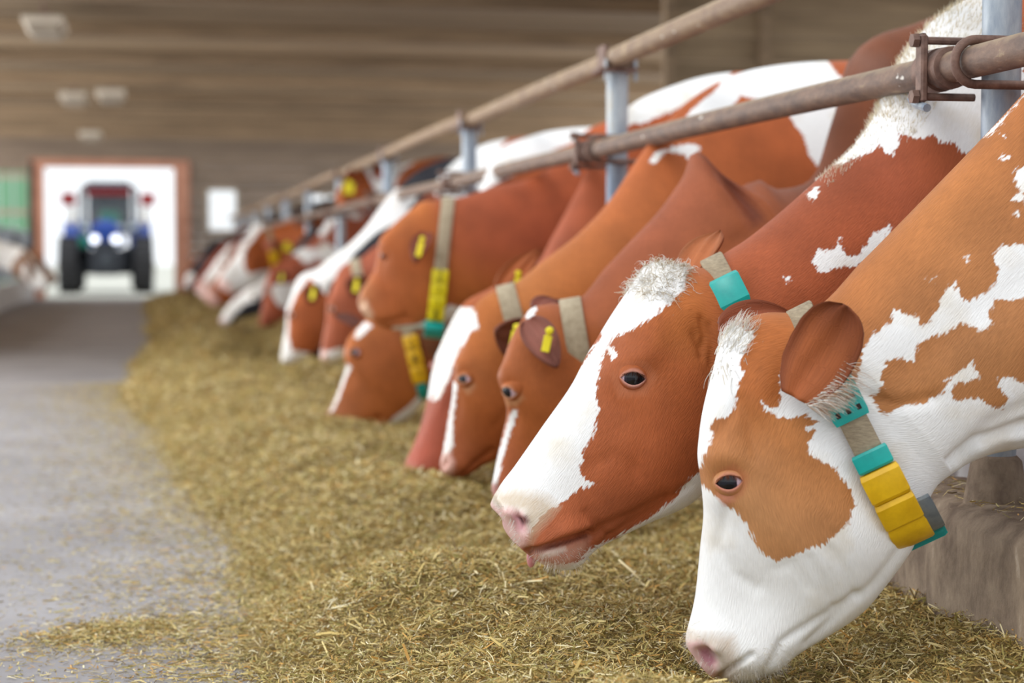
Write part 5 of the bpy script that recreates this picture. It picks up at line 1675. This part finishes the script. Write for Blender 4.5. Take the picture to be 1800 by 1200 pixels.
def edge_x(y):
    return np.interp(y, [2.5, 3.4, 4.2, 5.0, 5.8, 7.4, 10, 13, 17, 23, 34], [.22, .23, .29, .29, .26, .10, -.14, -.08, .02, .04, .0]) + .06 * nz2(np.zeros_like(y), y, 3, 2.2, 3)


def heap(x, y):
    u = x - edge_x(y)
    base = np.interp(u, [-.15, 0, .10, .25, .45, .62, .85, 1.0, 1.2, 1.5], [-.02, .0, .035, .085, .125, .125, .085, .09, .145, .165])
    near = np.exp(-((y - 3.75) / .30) ** 2) * np.exp(-((x - .50) / .26) ** 2) * .055
    dip = -np.exp(-((y - 4.3) / .32) ** 2) * np.exp(-((x - .72) / .28) ** 2) * .06
    dip -= np.exp(-((y - 2.9) / .22) ** 2) * np.exp(-((x - .92) / .20) ** 2) * .075
    h = base + near + dip + np.clip(u, 0, .25) * 4 * (.022 * nz2(x, y, 8, 4.5, 3) + .009 * nz2(x, y, 9, 22, 2))
    return np.where(u < -.12, -.02, h)


ys = np.concatenate([np.arange(2.0, 7, .022), np.arange(7, 14, .07), np.arange(14, 33.9, .25)])
xs = np.arange(-.5, 1.47, .022)
Y_, X_ = np.meshgrid(ys, xs, indexing='ij')
Z_ = heap(X_, Y_)
V = np.stack([X_, Y_, Z_], -1).reshape(-1, 3)
i_ = np.arange(len(V)).reshape(X_.shape)
q_ = np.stack([i_[:-1, :-1], i_[:-1, 1:], i_[1:, 1:], i_[1:, :-1]], -1).reshape(-1, 4)
q_ = q_[(V[q_, 2].max(1) > -.012)]
fo = empty('chopped_feed', (.8, 10, 0))
tag(fo, 'long heap of chopped yellow-green silage in front of the cows', 'feed', kind='stuff')
me = new_mesh('feed_bed', V - np.array([.8, 10, 0]), q_); smooth(me)
fb = obj('feed_bed', me, MAT['feedbed'], fo); fb['kind'] = 'stuff'
PAL = np.array([lin(q) for q in ((216, 196, 136), (198, 174, 108), (180, 154, 90), (156, 132, 78), (232, 218, 174), (202, 156, 84), (146, 134, 74), (172, 162, 98), (112, 92, 56), (230, 220, 186), (158, 144, 82))])


def straws(n, x, y, z, tilt, lmin, lmax, wmin, wmax, seed):
    """n bent flat stalks lying on a surface"""
    r = np.random.default_rng(seed)
    a = r.uniform(0, 2 * np.pi, n)
    ln = lmin + (lmax - lmin) * r.beta(1.1, 3.2, n)
    wd = wmin + (wmax - wmin) * r.beta(1.3, 3, n)
    el = r.normal(0, tilt, n)
    d = np.stack([np.cos(a) * np.cos(el), np.sin(a) * np.cos(el), np.sin(el)], 1)
    roll = r.normal(0, .7, n)
    h = np.stack([-np.sin(a), np.cos(a), np.zeros(n)], 1)
    up = np.cross(d, h)
    w = h * np.cos(roll)[:, None] + up * np.sin(roll)[:, None]
    nn = np.cross(w, d)
    c = np.stack([x, y, z], 1)
    bend = ln * r.normal(0, .10, n)
    V = np.zeros((n, 3, 2, 3))
    for k, f in enumerate((-.5, 0, .5)):
        ctr = c + d * (ln * f)[:, None] + nn * (bend * (1 - 4 * f * f))[:, None]
        ww = wd * (.5 if f == 0 else .38)
        V[:, k, 0] = ctr - w * ww[:, None]
        V[:, k, 1] = ctr + w * ww[:, None]
    ii = np.arange(n * 6).reshape(n, 3, 2)
    fs = np.concatenate([np.stack([ii[:, k, 0], ii[:, k, 1], ii[:, k + 1, 1], ii[:, k + 1, 0]], 1) for k in range(2)])
    cc = PAL[r.choice(len(PAL), n, p=[.14, .14, .14, .12, .08, .08, .09, .08, .06, .03, .04])] * r.uniform(.8, 1.1, (n, 1))
    cc = np.repeat(np.concatenate([cc, np.ones((n, 1))], 1), 6, 0)
    return V.reshape(-1, 3), fs, cc


def straw_obj(name, sets, org, parent=None):
    V, Fs, Cc, o = [], [], [], 0
    for v, f, c_ in sets:
        V.append(v); Fs.append(f + o); Cc.append(c_); o += len(v)
    me = new_mesh(name, np.concatenate(V) - org, np.concatenate(Fs))
    ca = me.color_attributes.new('col', 'FLOAT_COLOR', 'POINT'); ca.data.foreach_set('color', np.concatenate(Cc).astype(np.float32).ravel())
    o = obj(name, me, MAT['straw'], parent, loc=None if parent else org)
    o['kind'] = 'stuff'
    return o


r = np.random.default_rng(21)
sets = []
for (n, y0, y1, lm, lx, wm, wx, sd) in ((150000, 2.5, 5.2, .006, .055, .0008, .0042, 1), (60000, 5.2, 9, .010, .06, .0015, .006, 2), (26000, 9, 17, .02, .09, .003, .010, 3), (9000, 17, 33, .03, .12, .006, .016, 4)):
    y = y0 + (y1 - y0) * r.random(n)
    ex = edge_x(y)
    x = ex - .06 + (1.46 - ex + .06) * r.random(n) ** 1.0
    keep = (x > ex + .02) | (r.random(n) < np.exp((x - ex) * 20) * .8)
    x, y = x[keep], y[keep]
    z = np.maximum(heap(x, y), 0) + r.random(len(x)) ** 2 * (.020 if y0 < 9 else .025) + .002
    sets.append(straws(len(x), x, y, z, .42, lm, lx, wm, wx, sd))
# a few long pale stalks on top
n = 1500
y = 2.6 + 3.2 * r.random(n); x = edge_x(y) + .05 + 1.2 * r.random(n)
sets.append(straws(n, x, y, heap(x, y) + .014, .30, .025, .11, .003, .009, 9))
straw_obj('feed_stalks', sets, np.array([.8, 10, 0]), fo)

# litter scattered over the bare concrete
n = 45000
y = 2.6 + 9 * r.random(n) ** 1.4
ex = edge_x(y)
x = ex + .03 - r.exponential(.22, n)
k = x > -1.3
x, y = x[k], y[k]
sets = [straws(len(x), x, y, .0015 + .003 * r.random(len(x)), .06, .004, .05, .0008, .004, 31)]
n = 1500
sets.append(straws(n, -1.3 + 1.4 * r.random(n), 2.6 + 6 * r.random(n), np.full(n, .0015), .03, .002, .022, .0008, .003, 32))
cx0 = at(215, 1108, 3.85)
n = 3800
a = r.normal(0, 1, (n, 2)); x = cx0[0] + .10 * a[:, 0] - .02; y = cx0[1] + .085 * a[:, 1] + .25 * (x - cx0[0])
sets.append(straws(n, x, y, .002 + .010 * r.random(n) * np.exp(-(a ** 2).sum(1) / 2), .2, .006, .05, .0009, .004, 33))
cx1 = at(470, 1130, 3.7)
n = 3000
a = r.normal(0, 1, (n, 2)); x = cx1[0] + .12 * a[:, 0] - .03; y = cx1[1] + .2 * a[:, 1]
sets.append(straws(n, x, y, .002 + .006 * r.random(n), .12, .006, .06, .0009, .004, 34))
lo = straw_obj('straw_litter', sets, np.array([0.0, 4.0, 0.0]))
tag(lo, 'loose straw and chaff scattered on the bare concrete beside the heap', 'straw')
# wisps of feed left on the kerb top and the rails
n = 1500
x = 1.46 + .17 * r.random(n); y = 2.4 + 3.5 * r.random(n) ** 1.3
ks = straw_obj('kerb_straw', [straws(n, x, y, .347 + .008 * r.random(n), .15, .01, .06, .001, .004, 41)], np.array([1.55, 3.5, .345]))
tag(ks, 'wisps of straw lying on top of the kerb beside the post foot', 'straw')

# ------------------------------------------------------------------ tractor in the gateway
TD = 37.4
tc_ = at(186, 516, TD)
tx, ty = float(tc_[0]), float(tc_[1])
tr = empty('tractor', (tx, ty, 0))
tag(tr, 'blue tractor with lit headlamps standing in the bright gateway', 'tractor')
u = TD / F                                   # metres per photo unit at the tractor


def tb(c, s_, mat, name, parent=tr, **kw):
    return MB().box(c, s_, **kw).build(name, MAT[mat], parent)


g = lambda py_: (516 - py_) * u                # height above ground
for s_, px in ((-1, 121), (1, 252)):
    xw = (px - 186) * u
    m = MB().lathe((xw - .20, .55, g(467)), (1, 0, 0), [(0, .30), (.0, .50), (.04, .57), (.12, .585), (.28, .585), (.36, .57), (.40, .50), (.40, .30)], 36)
    w_ = m.build('front_wheel', MAT['tyre'], tr, sm=True)
    lug = MB()
    for k in range(18):
        a = 2 * math.pi * k / 18
        Rm = np.array([[1, 0, 0], [0, math.cos(a), -math.sin(a)], [0, math.sin(a), math.cos(a)]])
        for dx, sk in ((-.10, .25), (.10, -.25)):
            lug.box(Rm @ np.array([0, 0, .59]) + np.array([xw + dx, .55, g(467)]), (.19, .05, .05), rot=Rm)
    lg = lug.build('lug', MAT['tyre'], w_); lg['kind'] = 'stuff'
    MB().lathe((xw - .205 if s_ < 0 else xw + .205, .55, g(467)), (s_, 0, 0), [(0, .30), (.01, .28), (-.05, .2), (-.05, .08), (.03, .07)], 24).build('hub', MAT['pale'], w_, sm=True)
    m = MB().lathe((xw * .93 - .22, 2.6, .72), (1, 0, 0), [(0, .36), (0, .62), (.05, .70), (.14, .72), (.30, .72), (.39, .70), (.44, .62), (.44, .36)], 36)
    rw = m.build('rear_wheel', MAT['tyre'], tr, sm=True)
    MB().lathe((xw * .93 - .225 if s_ < 0 else xw * .93 + .225, 2.6, .72), (s_, 0, 0), [(0, .36), (-.06, .2), (.02, .1)], 24).build('hub', MAT['pale'], rw, sm=True)
    # mudguard above the wheel and mirror on its arm
    mg = MB()
    arc = [(math.radians(a), .78) for a in range(20, 165, 12)]
    V, Fs = [], []
    for a, r_ in arc:
        for xx in (xw * .9 - .24, xw * .9 + .24):
            for rr_ in (r_, r_ + .03):
                V.append((xx, 2.6 - rr_ * math.cos(a), .72 + rr_ * math.sin(a)))
    for k in range(len(arc) - 1):
        b = 4 * k
        for (p, q) in ((0, 1), (1, 3), (3, 2), (2, 0)):
            Fs.append((b + p, b + q, b + 4 + q, b + 4 + p))
    mg.add(V, Fs).build('mudguard', MAT['blue'], tr)
    mx_ = (110 if s_ < 0 else 270)
    am = MB().tube([((140 if s_ < 0 else 240) * u - 186 * u, 1.3, g(352)), ((mx_ + (14 if s_ < 0 else -14) - 186) * u, 1.2, g(346)), ((mx_ - 186) * u, 1.15, g(346))], .018, 8).build('mirror_arm', MAT['red'], tr)
    tb(((mx_ - 186 + (10 if s_ < 0 else -10)) * u, 1.15, g(348)), (.30, .06, .28), 'red', 'mirror', am, bev=.03)
    tb(((mx_ - 186 + (16 if s_ < 0 else -16)) * u, 1.35, g(378)), (.12, .05, .40), 'fixture', 'side_marker', am, bev=.02)
# bonnet, nose and lamps
bn = MB().box((0, .75, g(414)), (.70, 1.5, .50), taper=(.78, 1.0), bev=.06).build('bonnet', MAT['blue'], tr)
MB().box((0, .85, g(392)), (.44, 1.3, .12), taper=(.7, .95), bev=.04).build('bonnet_ridge', MAT['blue'], bn)
gr = tb((0, -.01, g(432)), (.46, .05, .16), 'dark', 'grille', bn, bev=.02)
for k in range(5):
    tb((0, -.045, g(432) - .06 + .03 * k), (.42, .012, .012), 'cabframe', 'grille_bar', gr)
for px in (170, 206):
    lp_ = MB().lathe(((px - 188) * u, -.02, g(421)), (0, -1, 0), [(0, .10), (.03, .105), (.05, .09)], 20).build('headlamp', MAT['cabframe'], tr, sm=True)
    MB().lathe(((px - 188) * u, -.065, g(421)), (0, -1, 0), [(0, .08), (.015, .072), (.022, .04)], 20).build('lens', MAT['lamp'], lp_, sm=True)
for px, nm in ((150, 0), (232, 1), (210, 2)):
    wl = MB().box(((px - 186) * u, .95, g(398)), (.20, .10, .15), bev=.03).build('work_lamp', MAT['cabframe'], tr)
    tb(((px - 186) * u, .89, g(398)), (.17, .02, .12), 'worklamp', 'lens', wl, bev=.008)
tb(((150 - 186) * u, .5, g(426)), (.22, .4, .22), 'tgreen', 'toolbox', bev=.03)
fa = tb((0, .55, g(468)), (1.35, .16, .16), 'dark', 'front_axle', bev=.03)
wt = MB().box((.02, .05, g(462)), (.56, .36, .52), taper=(1.25, 1.0), bev=.05).build('front_weight', MAT['dark'], tr)
tb((0, 1.2, g(470)), (.5, 1.6, .34), 'dark', 'chassis', bev=.04)
tb((0, 2.3, g(461)), (1.7, .5, .56), 'dark', 'rear_axle_housing', bev=.06)
for s_ in (-1, 1):
    tb((s_ * .50, 1.2, g(455)), (.36, .9, .50), 'dark', 'fuel_tank', bev=.06)
MB().lathe((.02, -.14, g(458)), (0, -1, 0), [(0, .10), (.03, .09), (.04, .04)], 18).build('tow_boss', MAT['cabframe'], wt, sm=True)
# cab
cx_ = (190 - 186) * u
cab = empty('cab', (0, 0, 0)); cab.parent = tr
wcab = 98 * u
for sx in (-1, 1):
    for (yy0, tp) in ((1.25, .95), (2.6, .97)):
        MB().tube([(cx_ + sx * wcab / 2, yy0, g(440)), (cx_ + sx * wcab / 2 * tp, yy0 + .12, g(326))], .05, 8).build('pillar', MAT['cabframe'], cab)
    tb((cx_ + sx * wcab / 2, 1.95, g(395)), (.012, 1.3, .9), 'glass', 'side_glass', cab)
tb((cx_, 1.27, g(372)), (wcab - .08, .012, 1.02), 'glass', 'windscreen', cab)
rf = MB().box((cx_, 1.95, g(321)), (wcab * .94, 1.75, .14), taper=(.86, .9), bev=.05).build('roof', MAT['cabframe'], cab)
tb((cx_, 1.22, g(331)), (wcab * .80, .06, .22), 'red', 'roof_front', rf, bev=.02)
tb((cx_, 2.62, g(372)), (wcab * .8, .05, .9), 'dark', 'rear_panel', cab)
st_ = tb((cx_, 2.2, g(392)), (.5, .16, .62), 'red', 'seat', cab, bev=.06)
tb((cx_, 1.95, g(416)), (.52, .5, .14), 'red', 'cushion', st_, bev=.05)
tb((cx_ + .02, 1.5, g(382)), (.46, .16, .34), 'tgreen', 'dashboard', cab, bev=.05)
pts = [(cx_ + .19 * math.cos(a), 1.66 + .08 * math.sin(a), g(372) + .17 * math.sin(a)) for a in np.linspace(0, 2 * math.pi, 21)]
MB().tube(pts, .015, 6, cap=False).build('steering_wheel', MAT['dark'], cab, sm=True)
tb((cx_, 1.6, g(444)), (wcab, .9, .14), 'cabframe', 'cab_floor', cab, bev=.02)

# ------------------------------------------------------------------ left-hand fence of the passage
LXX = -1.95
lk = struct(slab('kerb', LXX - .2, LXX, 15, ENDY - .3, 0, .36, MAT['whitewall'], bev=.02))
lf = empty('feed_fence', (LXX - .1, 24, .36))
tag(lf, 'grey barred feed fence on the pale kerb along the left side', 'fence')
for yy_ in np.arange(15.5, 33.6, 2.25):
    MB().tube([(0, yy_ - 24, 0), (0, yy_ - 24, .86)], .04, 10).build('post', MAT['galv'], lf, sm=True)
for zz in (.08, .80):
    MB().tube([(0, -9, zz), (0, 9.5, zz)], .03, 10).build('rail', MAT['galv'], lf, sm=True)
bm = MB()
for yy_ in np.arange(15.7, 33.5, .375):
    bm.tube([(0, yy_ - 24, .08), (0, yy_ - 24 + .06, .45), (0, yy_ - 24 - .02, .80)], .016, 6)
bs = bm.build('bar', MAT['galv'], lf); bs['kind'] = 'stuff'
